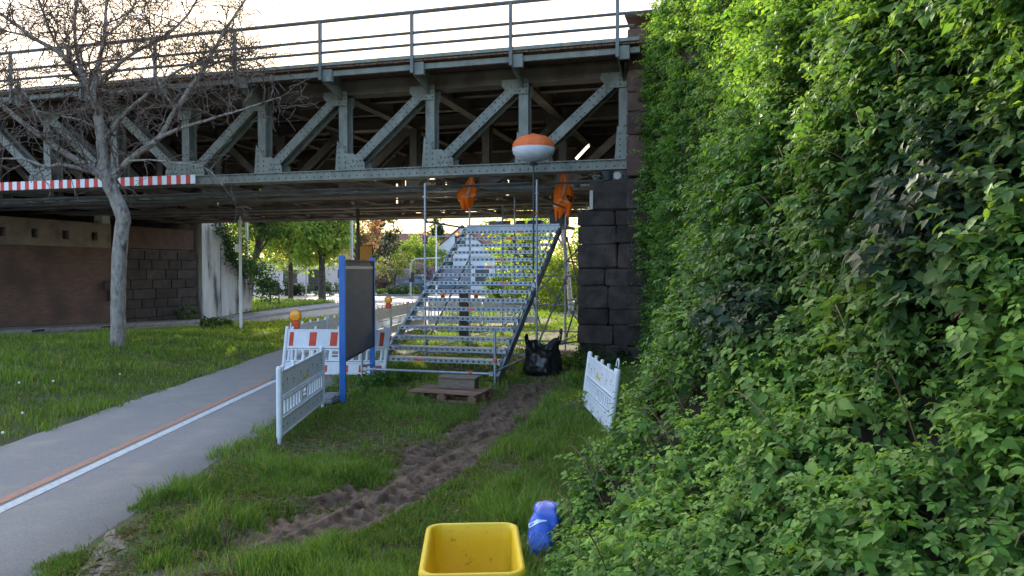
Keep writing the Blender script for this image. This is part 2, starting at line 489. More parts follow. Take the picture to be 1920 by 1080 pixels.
def brick_mat(name):
    m = bpy.data.materials.new(name); m.use_nodes = True
    n = m.node_tree.nodes; l = m.node_tree.links; b = n['Principled BSDF']; b.inputs['Roughness'].default_value = 0.92
    tc = n.new('ShaderNodeTexCoord'); sx_ = n.new('ShaderNodeSeparateXYZ'); mp = n.new('ShaderNodeCombineXYZ')
    l.new(tc.outputs['Object'], sx_.inputs[0]); l.new(sx_.outputs[1], mp.inputs[0]); l.new(sx_.outputs[2], mp.inputs[1])
    br = n.new('ShaderNodeTexBrick'); br.inputs['Scale'].default_value = 1.0
    br.inputs['Brick Width'].default_value = 0.26; br.inputs['Row Height'].default_value = 0.085; br.inputs['Mortar Size'].default_value = 0.008
    br.inputs['Color1'].default_value = (0.125, 0.066, 0.05, 1); br.inputs['Color2'].default_value = (0.175, 0.094, 0.07, 1); br.inputs['Mortar'].default_value = (0.15, 0.11, 0.09, 1)
    l.new(mp.outputs[0], br.inputs['Vector'])
    no = n.new('ShaderNodeTexNoise'); no.inputs['Scale'].default_value = 0.8; no.inputs['Detail'].default_value = 8; l.new(tc.outputs['Object'], no.inputs['Vector'])
    mr = n.new('ShaderNodeMapRange'); mr.inputs['From Min'].default_value = .45; mr.inputs['From Max'].default_value = .7; l.new(no.outputs['Fac'], mr.inputs['Value'])
    mx = n.new('ShaderNodeMix'); mx.data_type = 'RGBA'; l.new(mr.outputs[0], mx.inputs['Factor']); l.new(br.outputs['Color'], mx.inputs['A']); mx.inputs['B'].default_value = (0.085, 0.055, 0.045, 1)
    l.new(mx.outputs['Result'], b.inputs['Base Color'])
    bp = n.new('ShaderNodeBump'); bp.inputs['Strength'].default_value = .5; bp.inputs['Distance'].default_value = .01; l.new(br.outputs['Fac'], bp.inputs['Height']); bp.invert = True
    l.new(bp.outputs[0], b.inputs['Normal'])
    MATS[name] = m
brick_mat('brick')
striped('stripe_board', 0.30, (0.72, 0.74, 0.78), (0.6, 0.05, 0.035), 0.48)

# ---------------------------------------------------------------- terrain
PX0, PX1 = -6.05, -3.25            # cycle path edges
def lawn_level(t):
    return np.interp(t, [-4, 14, 26, 60], [.325, -.27, -.05, -.03])
def road_level(t):
    return lawn_level(t) - .17
def mud_track_center(n=400):
    pts = np.array([(1.15, 17.2), (.95, 16.0), (.72, 15.0), (.28, 12.6), (-.2, 10.4), (-.85, 8.0), (-1.4, 6.6), (-1.85, 5.75), (-2.6, 4.8), (-3.6, 3.9)])
    d = np.r_[0, np.cumsum(np.linalg.norm(np.diff(pts, axis=0), axis=1))]
    k = np.linspace(0, d[-1], n)
    x = np.interp(k, d, pts[:, 0]); y = np.interp(k, d, pts[:, 1])
    ker = np.ones(41) / 41
    xs = np.convolve(np.pad(x, 20, 'edge'), ker, 'valid'); ys = np.convolve(np.pad(y, 20, 'edge'), ker, 'valid')
    return xs, ys, d[-1]
TRX, TRY, TRL = mud_track_center()
FAINT = np.array([(-.9, 12.4), (-1.5, 10.6), (-2.0, 9.3), (-2.45, 7.9), (-2.6, 6.5), (-2.45, 5.4), (-2.3, 4.6)])
fx = np.interp(np.linspace(0, 6, 120), np.arange(7), FAINT[:, 0]); fy = np.interp(np.linspace(0, 6, 120), np.arange(7), FAINT[:, 1])
def dist_poly(x, y, px, py):
    d = np.full(np.shape(x), 1e9)
    for i in range(0, len(px), 4):
        d = np.minimum(d, (x - px[i]) ** 2 + (y - py[i]) ** 2)
    return np.sqrt(d)
XF_Y = [-9, 0, 3, 5.4, 6.46, 7.84, 9.05, 12, 16.5]
XF_X = [-.2, -.05, .05, .3, .85, 1.75, 2.35, 2.8, 2.95]
def foot_x(y): return np.interp(y, XF_Y, XF_X)

def G(x, y):
    x = np.asarray(x, float); y = np.asarray(y, float)
    s, t = to_st(x, y)
    w = sm(-x, 6.25, 10.0)
    g = w * lawn_level(t) * (1 - .0 * s)
    far = sm(t, 15, 30)
    g = g * (1 - far) + (-.03) * far
    road = (road_level(t) - .06)
    rw = sm(-s, 17.0, 17.25) * (1 - sm(-s, 22.3, 22.6)) * (t < 200)
    g = g * (1 - rw) + road * rw
    jn = sm(t, 27.5, 28.0) * (1 - sm(t, 62, 63)) * sm(-s, -12.2, -12) * (s > -60)
    g = g * (1 - jn) + (-.29) * jn
    bump = (fbm(x * .9, y * .9, 0, 3) - .5) * .06 * (x > PX1 + .15) * (t < 14)
    g = g + bump * sm(x, PX1 + .1, PX1 + .6)
    g = g + (x < PX0 - .1) * (t < 20) * (s > -17) * (fbm(x * .7, y * .7, 0, 5) - .5) * .07
    # the muddy wheel track is pressed into the verge
    dtr = dist_poly(x, y, TRX, TRY)
    g = g - .10 * (1 - sm(dtr, .32, .56)) * (y < 17.5) * sm(y, 4.9, 5.7)
    inpath = (x > PX0 - .05) & (x < PX1 + .05)
    g = np.where(inpath & (jn < .01), -.004, g)
    return g

def axis(fine0, fine1, step, lo, hi):
    a = np.arange(fine0, fine1 + 1e-6, step)
    l = fine0 - np.geomspace(step, fine0 - lo + step, 26)[::-1] + 0
    h = fine1 + np.geomspace(step, hi - fine1 + step, 26)
    return np.unique(np.round(np.r_[l, a, h], 4))
gx = axis(-24, 6, .16, -700, 700); gy = axis(2, 40, .17, -60, 1500)
XX, YY = np.meshgrid(gx, gy)
ZZ = G(XX, YY)
nx, ny = len(gx), len(gy)
idx = np.arange(nx * ny).reshape(ny, nx)
faces = np.stack([idx[:-1, :-1], idx[:-1, 1:], idx[1:, 1:], idx[1:, :-1]], -1).reshape(-1, 4)
ground = link('ground', npmesh('ground', np.stack([XX, YY, ZZ], -1).reshape(-1, 3), faces, 'soil', smooth=True))
ground['kind'] = 'structure'

def strip(name, xa, xb, ys, zf, mat, parent=None, jit=0.0, seed=0, skirt=False):
    ys = np.asarray(ys)
    ja = (fbm(ys * 1.7, ys * 0 + seed, 0, seed) - .5) * jit
    jb = (fbm(ys * 1.7, ys * 0 + seed + 9, 0, seed + 1) - .5) * jit
    n = 7
    k = np.array([0, 0, .25, .5, .75, 1, 1.0])
    X = (xa + ja)[:, None] * (1 - k) + (xb + jb)[:, None] * k
    Y = np.repeat(ys[:, None], n, 1)
    Z = zf(X, Y)
    if skirt: X[:, 0] -= .03; X[:, -1] += .03; Z[:, 0] -= .05; Z[:, -1] -= .05
    ii = np.arange(len(ys) * n).reshape(len(ys), n)
    f = np.stack([ii[:-1, :-1], ii[:-1, 1:], ii[1:, 1:], ii[1:, :-1]], -1).reshape(-1, 4)
    o = link(name, npmesh(name, np.stack([X, Y, Z], -1).reshape(-1, 3), f, mat), parent)
    return o
ysp = np.arange(-6, 46.01, .1)
flat = lambda h: (lambda X, Y: np.full_like(X, h))
path = strip('cycle_path', PX0, PX1, ysp, flat(.008), 'path_asphalt', jit=.16, seed=4, skirt=True)
path['kind'] = 'structure'
strip('painted_line', -4.665, -4.555, ysp, flat(.0125), 'line_red', path)
strip('painted_line', -4.505, -4.385, ysp, flat(.0125), 'line_white', path)

# road under the bridge, far pavement with a kerb
def st_strip(name, s0, s1, ts, h, mat, n=4):
    ts = np.asarray(ts); k = np.linspace(0, 1, n)
    S = np.repeat((s0 * (1 - k) + s1 * k)[None], len(ts), 0); T = np.repeat(ts[:, None], n, 1)
    X = O[0] + S * U[0] + T * V[0]; Y = O[1] + S * U[1] + T * V[1]; Z = h(T)
    ii = np.arange(len(ts) * n).reshape(len(ts), n)
    f = np.stack([ii[:-1, :-1], ii[:-1, 1:], ii[1:, 1:], ii[1:, :-1]], -1).reshape(-1, 4)
    o = link(name, npmesh(name, np.stack([X, Y, Z], -1).reshape(-1, 3), f, mat)); o['kind'] = 'structure'
    return o
tt = np.arange(-30, 29, .5)
st_strip('road', -20.8, -17.1, tt, lambda T: road_level(T), 'road_asphalt')
pav = st_strip('pavement', -22.6, -20.95, tt, lambda T: road_level(T) + .12, 'road_asphalt')
# kerb stones of the far pavement, one by one, two of them with a gully mouth
for i, t0 in enumerate(np.arange(-2, 27, 1.0)):
    z = float(road_level(t0 + .5)) + .06
    b = MB()
    x, y = st(-20.875, t0 + .5)
    o = MB().box((0, 0, 0), (.15, .985, .13), None, .012).build('kerb_stone', 'kerb_stone', pav)
    o.location = (x, y, z); o.rotation_euler = (0, math.atan2(float(road_level(t0 + 1) - road_level(t0)), 1) * 0, -BA)
    if i in (5, 8):
        g = MB().box((.076, 0, -.005), (.006, .5, .08)).build('gully_mouth', 'hole_dark', o)
# junction beyond the bridge
jx = []
for s_, t_ in ((-60, 27.9), (12.1, 27.9), (12.1, 62.4), (-60, 62.4)):
    x, y = st(s_, t_); jx.append((x, y, -.215))
jn = MB().add(jx, [(0, 1, 2, 3)]).build('road', 'road_asphalt'); jn['kind'] = 'structure'
ji = []
for s_, t_ in ((-13, 62.5), (12, 62.5), (12, 63.1), (-13, 63.1)): 
    x, y = st(s_, t_); ji.append((x, y))

# ---------------------------------------------------------------- muddy wheel track
NL, NW = 720, 76
k = np.linspace(0, 399, NL)
cx = np.interp(k, np.arange(400), TRX); cy = np.interp(k, np.arange(400), TRY)
tx = np.gradient(cx); ty = np.gradient(cy); ln = np.hypot(tx, ty); tx /= ln; ty /= ln
wv = np.linspace(-.78, .78, NW)          # cross position in wheel units, laid out narrower below
MW = .9
CX = cx[:, None] - ty[:, None] * wv[None] * MW; CY = cy[:, None] + tx[:, None] * wv[None] * MW
lng = (k / 399 * TRL)[:, None] + 0 * wv[None]; W2 = wv[None] + 0 * lng
prof = np.zeros_like(W2)
for sgn in (-1, 1):
    wob = .05 * (vnoise(lng * .8, lng * 0, 0, 20 + sgn) - .5)
    u = W2 - sgn * .27 - wob
    inside = 1 - sm(np.abs(u), .17, .24)
    lug = np.sin((lng + sgn * .07) * 2 * math.pi / .17 + np.abs(u) * 14)
    lug = np.clip(lug * 3.0, -1, 1) * .034 * np.clip(vnoise(lng * 2.3, W2 * 5, 0, 31) * 1.6 - .1, .15, 1.2)
    prof += inside * (-.035 + lug) + .014 * np.exp(-((np.abs(u) - .27) / .05) ** 2) * (vnoise(lng * 3, W2 * 3, 0, 41) + .2)
prof += (fbm(lng * 5, W2 * 5, 0, 8) - .5) * .05 + np.clip(fbm(lng * 15, W2 * 15, 0, 9, 3) - .5, 0, 1) * .12 + (vnoise(lng * 34, W2 * 34, 0, 19) - .5) * .016
edge = np.maximum(sm(np.abs(W2) + (fbm(lng * 2.5, W2 * 3, 0, 12) - .5) * .5, .48, .72), sm(fbm(lng * 1.6 + 4, W2 * 2.2, 0, 13), .57, .68) * .42)
MZ = (prof * .85 - .02) * (1 - edge) - .14 * edge
MZ += -.25 * sm(CY, 16.4, 17.0) - .2 * (1 - sm(CY + (fbm(lng * 3, W2 * 3, 0, 88) - .5) * 1.6, 4.9, 5.8))
mi = np.arange(NL * NW).reshape(NL, NW)
mf = np.stack([mi[:-1, :-1], mi[:-1, 1:], mi[1:, 1:], mi[1:, :-1]], -1).reshape(-1, 4)
mud = link('wheel_track', npmesh('wheel_track', np.stack([CX, CY, MZ], -1).reshape(-1, 3), mf, 'mud', smooth=False)); mud['kind'] = 'structure'
# bare sandy patch at the path edge
nr, na = 14, 64; vs = []; fs = []
aa = np.linspace(0, 2 * math.pi, na, endpoint=False)
outl = .25 + 1.2 * fbm(np.cos(aa) * 2.6 + 9, np.sin(aa) * 2.6 + 9, 0, 17)
for i in range(nr + 1):
    k = i / nr
    px_ = -3.0 + k * outl * .19 * np.cos(aa) - k * outl * .16 * np.sin(aa); py_ = 5.5 + k * outl * .75 * np.sin(aa)
    pz_ = np.maximum(G(px_, py_), 0) + .016 - .05 * k ** 5 + (fbm(px_ * 11, py_ * 11, 0, 71) - .5) * .05 * (1 - k ** 4)
    vs += list(zip(px_, py_, pz_))
for i in range(nr):
    for q in range(na): fs.append((i * na + q, i * na + (q + 1) % na, (i + 1) * na + (q + 1) % na, (i + 1) * na + q))
sp = MB().add(vs, fs).build('bare_patch', 'sand'); sp['kind'] = 'structure'

# ---------------------------------------------------------------- embankment body (the bramble grows on it)
BANK_Z = np.array([-.4, 0, .5, 1.43, 3.2, 5.0, 6.4, 7.2])
E_NEAR = np.array([-.2, 0, .55, 1.45, 2.1, 2.5, 2.8, 3.15])
E_FAR = np.array([-.05, 0, .05, .08, .1, .12, .16, .24])
def bank_e(y, z):
    b = sm(y, 1.8, 13.5)
    return np.interp(z, BANK_Z, E_NEAR) * (1 - b) + np.interp(z, BANK_Z, E_FAR) * b
def bank_pt(y, z):
    y = np.asarray(y, float); z = np.asarray(z, float)
    lump = (fbm(y * .55, z * .55, 0, 77) - .5) * .7 * sm(z, .1, 1.2) * (1 - sm(y, 14, 16.5) * .6)
    swell = .32 * np.exp(-((y - 2.1) / .9) ** 2) * sm(z, 2.5, 3.5)
    return np.stack([foot_x(y) + bank_e(y, z) - lump - swell, y, z], -1)
by = np.arange(-9, 16.3, .2); bz = np.linspace(-.4, 7.2, 44)
BY, BZ = np.meshgrid(by, bz, indexing='ij')
bp = bank_pt(BY, BZ)
top = bp[:, -1:, :].copy(); top[..., 0] += 40
bp = np.concatenate([bp, top], 1)
bi = np.arange(bp.shape[0] * bp.shape[1]).reshape(bp.shape[:2])
bf = np.stack([bi[:-1, :-1], bi[:-1, 1:], bi[1:, 1:], bi[1:, :-1]], -1).reshape(-1, 4)
bank = link('embankment', npmesh('embankment', bp.reshape(-1, 3), bf, 'bank_soil', smooth=True)); bank['kind'] = 'structure'

# ---------------------------------------------------------------- railway bridge
bridge = thing('railway_bridge', 'grey green riveted steel truss railway bridge crossing over the road', 'bridge', (O[0], O[1], 0), -BA)
PAN = 2.33; NP = 10
ZB0, ZB1 = 4.37, 4.56          # bottom chord
ZT0, ZT1 = 6.44, 6.74          # top chord
S0 = 0.0; S1 = -PAN * NP
def member(p0, p1, w, depth, mat_web=True):
    """riveted box member: front and back flange plates with a laced web, w wide, depth along t"""
    b = MB()
    p0 = Vector(p0); p1 = Vector(p1)
    off = Vector((0, depth / 2, 0))
    b.bar(p0 - off, p1 - off, 0.022, w, up=(p1 - p0).cross(Vector((0, 1, 0))))
    b.bar(p0 + off, p1 + off, 0.022, w, up=(p1 - p0).cross(Vector((0, 1, 0))))
    b.bar(p0, p1, depth - .024, 0.03, up=(p1 - p0).cross(Vector((0, 1, 0))))
    # edge angles behind each flange
    d = (p1 - p0).normalized(); side = d.cross(Vector((0, 1, 0)))
    for sg in (-1, 1):
        for fo in (-1, 1):
            q = side * (sg * (w / 2 - .012)) + off * (fo * .82)
            b.bar(p0 + q, p1 + q, .05, .018, up=side)
    return b
rivet_v = []; rivet_f = []
def rivets(points, y):
    for (x, z) in points:
        o = len(rivet_v); r = .019
        rivet_v.extend([(x - r, y, z - r), (x + r, y, z - r), (x + r, y, z + r), (x - r, y, z + r),
                        (x - r * .5, y - .016, z - r * .5), (x + r * .5, y - .016, z - r * .5), (x + r * .5, y - .016, z + r * .5), (x - r * .5, y - .016, z + r * .5)])
        rivet_f.extend([(o, o + 1, o + 5, o + 4), (o + 1, o + 2, o + 6, o + 5), (o + 2, o + 3, o + 7, o + 6), (o + 3, o, o + 4, o + 7), (o + 4, o + 5, o + 6, o + 7)])

def truss(t, mat, detail):
    dp = .34
    # chords: web plates with flanges
    b = MB()
    for fo in (-1, 1):
        b.box(((S0 + S1) / 2, t + fo * dp / 2, (ZB0 + ZB1) / 2), (S0 - S1 + .9, .025, ZB1 - ZB0))
    b.box(((S0 + S1) / 2, t, ZB0 - .012), (S0 - S1 + .9, dp + .16, .024)); b.box(((S0 + S1) / 2, t, ZB1 + .011), (S0 - S1 + .9, dp + .12, .022))
    b.build('bottom_chord', mat, bridge)
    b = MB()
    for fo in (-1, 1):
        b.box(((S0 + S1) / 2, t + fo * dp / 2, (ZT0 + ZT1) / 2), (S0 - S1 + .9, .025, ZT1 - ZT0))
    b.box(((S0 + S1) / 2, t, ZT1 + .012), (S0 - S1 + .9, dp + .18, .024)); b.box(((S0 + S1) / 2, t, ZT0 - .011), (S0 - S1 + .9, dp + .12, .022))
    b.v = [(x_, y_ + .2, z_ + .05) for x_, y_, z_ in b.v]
    b.build('top_chord', 'steel_dark', bridge)  # shade under the walkway put into the colour, by darker steel
    yf = t - dp / 2 - .0125
    for i in range(NP + 1):
        s = -PAN * i
        member((s, t, ZB1 + .02), (s, t, ZT0 - .02), .225, dp - .05).build('post', mat, bridge)
    for i in range(NP):
        sr, sl = -PAN * i, -PAN * (i + 1)
        if i < NP // 2: a, c = (sl + .16, ZB1 + .05), (sr - .12, ZT0 - .03)      # rises to the right
        else: a, c = (sr - .16, ZB1 + .05), (sl + .12, ZT0 - .03)                # rises to the left
        member((a[0], t, a[1]), (c[0], t, c[1]), .225, dp + .02).build('diagonal', mat, bridge)
        if detail:
            d = Vector((c[0] - a[0], c[1] - a[1])); L = d.length; d.normalize(); nrm2 = Vector((-d.y, d.x))
            pts = []
            k = .1
            while k < L - .05:
                near_end = k < .9 or k > L - .9 or abs(k - L * .56) < .22
                if near_end:
                    for sg in (-.07, .07): pts.append((a[0] + d.x * k + nrm2.x * sg, a[1] + d.y * k + nrm2.y * sg))
                k += .13
            rivets(pts, t - dp / 2 - .012 - .0112)
    for i in range(NP + 1):
        s = -PAN * i
        right = i <= NP // 2; left = i >= NP // 2
        # bottom gusset: widest towards the diagonal that lands here
        g = [(s - (.2 if not left else .62), ZB1 + .0), (s + (.62 if right and i > 0 else .2), ZB1 + .0)]
        if right and i > 0: g += [(s + .6, ZB1 + .2), (s + .3, ZB1 + .42), (s + .13, ZB1 + .42)]
        else: g += [(s + .17, ZB1 + .75)]
        if left: g += [(s - .13, ZB1 + .42), (s - .3, ZB1 + .42), (s - .6, ZB1 + .2)]
        else: g += [(s - .14, ZB1 + .75)]
        for fo in (-1, 1):
            MB().prism(g, t + fo * (dp / 2 + .024) - .008, t + fo * (dp / 2 + .024) + .008, 'y').build('gusset', mat, bridge)
        gt = [(s + .2, ZT0), (s - .2, ZT0)]
        if i < NP // 2: gt = [(s + .14, ZT0 + .08), (s - .5, ZT0 + .08), (s - .52, ZT0 - .06), (s - .32, ZT0 - .26), (s + .13, ZT0 - .26)]
        elif i > NP // 2: gt = [(s - .14, ZT0 + .08), (s + .5, ZT0 + .08), (s + .52, ZT0 - .06), (s + .32, ZT0 - .26), (s - .13, ZT0 - .26)]
        else: gt = [(s - .25, ZT0), (s + .25, ZT0), (s + .2, ZT0 - .36), (s - .2, ZT0 - .36)]
        for fo in (-1, 1):
            MB().prism(gt, t + fo * (dp / 2 + .024) - .008, t + fo * (dp / 2 + .024) + .008, 'y').build('gusset', mat, bridge)
        if detail:
            pts = []
            for zz in np.arange(ZB1 + .07, ZB1 + .7, .13):
                for xx in (s - .08, s + .08): pts.append((xx, zz))
            if right and i > 0:
                for q in range(4): pts.append((s + .24 + q * .1, ZB1 + .1))
                for q in range(3): pts.append((s + .3 + q * .1, ZB1 + .22))
            if left:
                for q in range(4): pts.append((s - .24 - q * .1, ZB1 + .1))
                for q in range(3): pts.append((s - .3 - q * .1, ZB1 + .22))
            for zz in (ZT0 - .2, ZT0 - .1, ZT0):
                for xx in (s - .08, s + .08): pts.append((xx, zz))
            rivets(pts, t - dp / 2 - .024 - .0085)
    if detail:
        pts = [(s, ZB0 + .06 + (.12 if q % 2 else 0)) for q, s in enumerate(np.arange(S1 - .3, S0 + .3, .1))]
        rivets(pts, t - dp / 2 - .0127)
TR_T = [0.0, 4.4, 9.4, 13.8]
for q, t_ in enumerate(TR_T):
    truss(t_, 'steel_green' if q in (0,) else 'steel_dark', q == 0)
rv = MB(); rv.v = rivet_v; rv.f = rivet_f
rv.build('rivet_heads', 'rivet', bridge, kind='stuff')
# deck plate, cross girders, stringers, bottom struts and bracing
MB().box(((S0 + S1) / 2, 6.9, 6.92), (S0 - S1 + 1.0, 14.4, .1)).build('deck_plate', 'deck_under', bridge)
for i in range(NP + 1):
    s = -PAN * i
    for a, c in zip(TR_T[:-1], TR_T[1:]):
        m = (a + c) / 2; L = c - a - .42
        b = MB().box((s, m, 6.62), (.02, L, .46)); b.box((s, m, 6.855), (.26, L, .02)); b.box((s, m, 6.385), (.26, L, .02))
        b.build('cross_girder', 'steel_dark', bridge)
        b = MB()
        for q in (-1, 1): b.box((s + q * .07, m, 4.43), (.014, L, .14))
        b.box((s, m, 4.36), (.2, L, .012))
        b.build('bottom_strut', 'steel_dark', bridge)
for a, c in zip(TR_T[:-1], TR_T[1:]):
    for q in (1, 2):
        t_ = a + (c - a) * q / 3
        b = MB().box(((S0 + S1) / 2, t_, 6.72), (S0 - S1 + .8, .02, .26)); b.box(((S0 + S1) / 2, t_, 6.585), (S0 - S1 + .8, .22, .018))
        b.build('stringer', 'steel_dark', bridge)
    for i in range(NP):
        s0, s1 = -PAN * i, -PAN * (i + 1)
        MB().bar((s0 - .1, a + .2, 4.52), (s1 + .1, c - .2, 4.52), .14, .02).build('wind_brace', 'steel_dark', bridge)
        MB().bar((s0 - .1, c - .2, 4.545), (s1 + .1, a + .2, 4.545), .14, .02).build('wind_brace', 'steel_dark', bridge)
# service gangway hung below the bottom struts: two angle rails with cross plates
for t_ in (1.55, 2.35):
    MB().box(((S0 + S1) / 2, t_, 4.3), (S0 - S1, .07, .07)).build('gangway_rail', 'steel_green', bridge)
for i in range(NP * 2):
    s = -PAN * (i + .5) / 2 + (.25 if i % 2 else 0)
    MB().bar((s, 1.59, 4.3), (s + .35 * ((i % 3) - 1), 2.31, 4.3), .12, .02).build('gangway_plate', 'steel_green', bridge)
MB().box(((S0 + S1) / 2, 3.2, 4.27), (S0 - S1, .55, .04)).build('gangway_board', 'steel_dark', bridge)
MB().box(((S0 + S1) / 2, 7.0, 4.27), (S0 - S1, .7, .04)).build('gangway_board', 'steel_dark', bridge)
MB().box(((S0 + S1) / 2, 11.6, 4.27), (S0 - S1, .55, .04)).build('gangway_board', 'steel_dark', bridge)
for t_ in (1.0, 3.8, 5.4, 8.6):
    MB().tube([(S0, t_, 4.22), (S1, t_, 4.22)], .03, 6).build('service_pipe', 'steel_dark', bridge)
# walkway on brackets along the near edge
TW = -1.2
b = MB(); s = S1 - .4
while s < .45:
    w = .145
    b.box((s + w / 2, -.6, 6.865 + random.uniform(-.004, .004)), (w - .012, 1.14, .045)); s += w
b.build('walkway_planks', 'walk_wood', bridge, kind='stuff')
MB().box(((S0 + S1) / 2, TW - .0, 6.925), (S0 - S1 + .9, .05, .075)).build('fascia', 'steel_green', bridge)
MB().box(((S0 + S1) / 2, TW + .18, 6.74), (S0 - S1 + .9, .08, .12)).build('edge_beam', 'steel_green', bridge)
for i in range(NP + 1):
    s = -PAN * i
    b = MB().prism([(TW + .02, 6.84), (TW + .02, 6.55), (TW + .2, 6.5), (-.2, 6.3), (-.2, 6.84)], s - .015, s + .015, 'x')
    b.box((s + .13, TW + .1, 6.68), (.22, .1, .28))
    b.build('bracket', 'steel_green', bridge)
    p = MB().box((s, TW - .035, 7.24), (.07, .07, 1.36)).build('railing_post', 'rail_steel', bridge)
MB().box(((S0 + S1) / 2, -.62, 6.905), (S0 - S1 + .9, 1.1, .02)).build('walkway_sheet', 'steel_dark', bridge)
for z, r in ((7.92, .045), (7.46, .034), (7.19, .034)):
    MB().tube([(.35 if z < 7.8 else .9, TW - .035, z), (S1 - .4, TW - .035, z)], r, 6).build('railing_rail', 'rail_steel', bridge)
# plating between the far trusses, with gaps beside the posts
for i in range(NP):
    s = -PAN * (i + .5); g = (.0, .5, .25, .0, .3, .6, .1, .35, .0, .2)[i]
    MB().box((s + g / 2, 13.55, 5.62), (PAN - .3 - g, .03, 1.9)).build('web_plate', 'steel_dark', bridge)
    MB().box((s - .1, 9.15, 5.85), (PAN - .5, .03, 1.0)).build('web_plate', 'steel_dark', bridge)
# ballast edge and far parapet
MB().box(((S0 + S1) / 2, 13.9, 7.1), (S0 - S1 + .9, .06, .5)).build('parapet', 'steel_dark', bridge)
# work lamps hung in the trusses
def tube_lamp(px0, py0, px1, py1, Y):
    a = at(px0, py0, Y); c = at(px1, py1, Y)
    o = thing('work_lamp', '', 'lamp', tuple((a + c) / 2))
    m = (a + c) / 2
    MB().tube([a - m, c - m], .035, 8).build('tube', 'tube_light', o)
    MB().bar(a - m + Vector((.02, .06, .05)), c - m + Vector((.02, .06, .05)), .1, .04).build('housing', 'pole_grey', o)
    return o
l1 = tube_lamp(1080, 298, 1104, 273, 19.3); l1['label'] = 'lit tube lamp slanting inside the bridge truss right of the balloon'
l2 = tube_lamp(806, 334, 833, 333, 22.0); l2['label'] = 'lit horizontal tube lamp under the bridge left of the smaller orange jacket'
l3 = tube_lamp(690, 340, 704, 340, 24.0); l3['label'] = 'small lit tube lamp under the bridge, farthest left of three'
for l_ in (l1, l2, l3): l_['group'] = 'work lamps under the bridge'

# red and white clearance board on the bottom chord
sb = thing('clearance_board', 'red and white striped height clearance board on the bridge bottom chord', 'warning board', (*st(-11.2, -.33), 4.36), -BA)
x = 0.0
lens = [4.2, 3.0, 3.0, 3.0, 3.0]
for L in lens:
    MB().box((x - L / 2, 0, .115), (L - .025, .03, .235), None, .004).build('board_panel', 'stripe_board', sb)
    MB().box((x - L / 2, .06, .115), (.06, .09, .1)).build('clamp', 'steel_dark', sb)
    x -= L

# ---------------------------------------------------------------- right abutment
ab = thing('stone_abutment', 'dark sandstone block abutment beside the scaffold stair under the bridge end', 'abutment', (O[0], O[1], 0), -BA)
def stones(parent, s0, s1, t0, t1, courses, mat, base_z, seed, maxw=.95):
    rr = random.Random(seed); z = base_z
    for h in courses:
        s = s0
        while s < s1 - .01:
            w = rr.uniform(.55, maxw)
            if s1 - (s + w) < .35: w = s1 - s
            b = MB().box((0, 0, 0), (w - .008, t1 - t0, h - .008), None, .035)
            b.v = [(x + rr.uniform(-.016, .012), y + rr.uniform(-.025, .025), zz + rr.uniform(-.012, .010)) for x, y, zz in b.v]
            o = b.build('stone', mat, parent)
            o.location = (s + w / 2, (t0 + t1) / 2 + rr.uniform(-.018, .012), z + h / 2)
            s += w
        z += h
stones(ab, -1.0, 1.3, -.4, .5, [.42, .45, .36, .52, .39, .55, .40, .34], 'stone_dark', -.02, 3)
stones(ab, -.74, 1.3, -.37, .5, [.68], 'stone_dark', 3.42, 5, 2.2)
MB().box((.15, 7.25, 1.65), (2.2, 13.5, 3.4)).build('core', 'mortar', ab)
MB().box((.3, 7.25, 3.7), (1.9, 13.4, .7)).build('bearing_seat', 'stone_dark', ab)
# return faces towards the road, course by course
for i, (zc, h) in enumerate(((.2, .4), (.63, .43), (1.05, .37), (1.5, .5), (1.95, .38), (2.42, .54), (2.9, .39), (3.25, .32))):
    t_ = .5
    while t_ < 13.8:
        w = random.uniform(.9, 1.5)
        o = MB().box((0, 0, 0), (.1, w - .015, h - .015), None, .015).build('stone', 'stone_dark', ab); o.location = (-.96, t_ + w / 2, zc); t_ += w
stones(ab, .13, 1.5, -.62, .4, [.5, .42, .48, .44, .5, .46, .42], 'stone_red', 4.12, 9, 1.4)
stones(ab, .13, 1.5, -.62, -.42, [.42, .45, .36, .52, .39, .55, .40, .34, .68], 'stone_dark', -.02, 13, 1.4)
MB().box((1.0, 6.9, 5.8), (.55, 13.4, 3.4)).build('backwall', 'stone_red', ab)
MB().box((.82, -.12, 7.62), (1.5, 1.15, .12), None, .03).build('coping_stone', 'stone_red', ab)
for i in range(2):
    MB().prism([(-.28, 4.1), (.28, 4.1), (.2, 4.32), (-.2, 4.32)], TR_T[i] - .2, TR_T[i] + .2, 'y').build('bearing', 'steel_dark', ab)
MB().box((-.69, -.392, 3.66), (.07, .012, .42)).build('mortar_smear', 'concrete', ab)
# fill behind it
MB().box((21.5, 8.0, 3.4), (40, 15.5, 7.0)).build('embankment_fill', 'bank_soil', ab)
# posts of the railing that carries on over the abutment
rp = thing('railing', 'short steel railing on top of the abutment above the ivy', 'railing', (*st(.95, -.3), 7.68), -BA)
MB().tube([(0, 0, 0), (0, 0, .95)], .03, 6).build('post', 'rail_steel', rp)
MB().tube([(1.6, 0, 0), (1.6, 0, .95)], .03, 6).build('post', 'rail_steel', rp)
MB().tube([(-.05, 0, .5), (1.7, 0, .5)], .02, 6).build('rail', 'rail_steel', rp)

# ---------------------------------------------------------------- left abutment
la = thing('brick_abutment', 'long reddish brick abutment wall with concrete bearing beam on the left', 'abutment', (*st(-22.6, 0), 0), -BA)
MB().box((-.5, 5.0, 1.25), (1.0, 17.0, 3.5)).build('brick_wall', 'brick', la)
bm = MB()
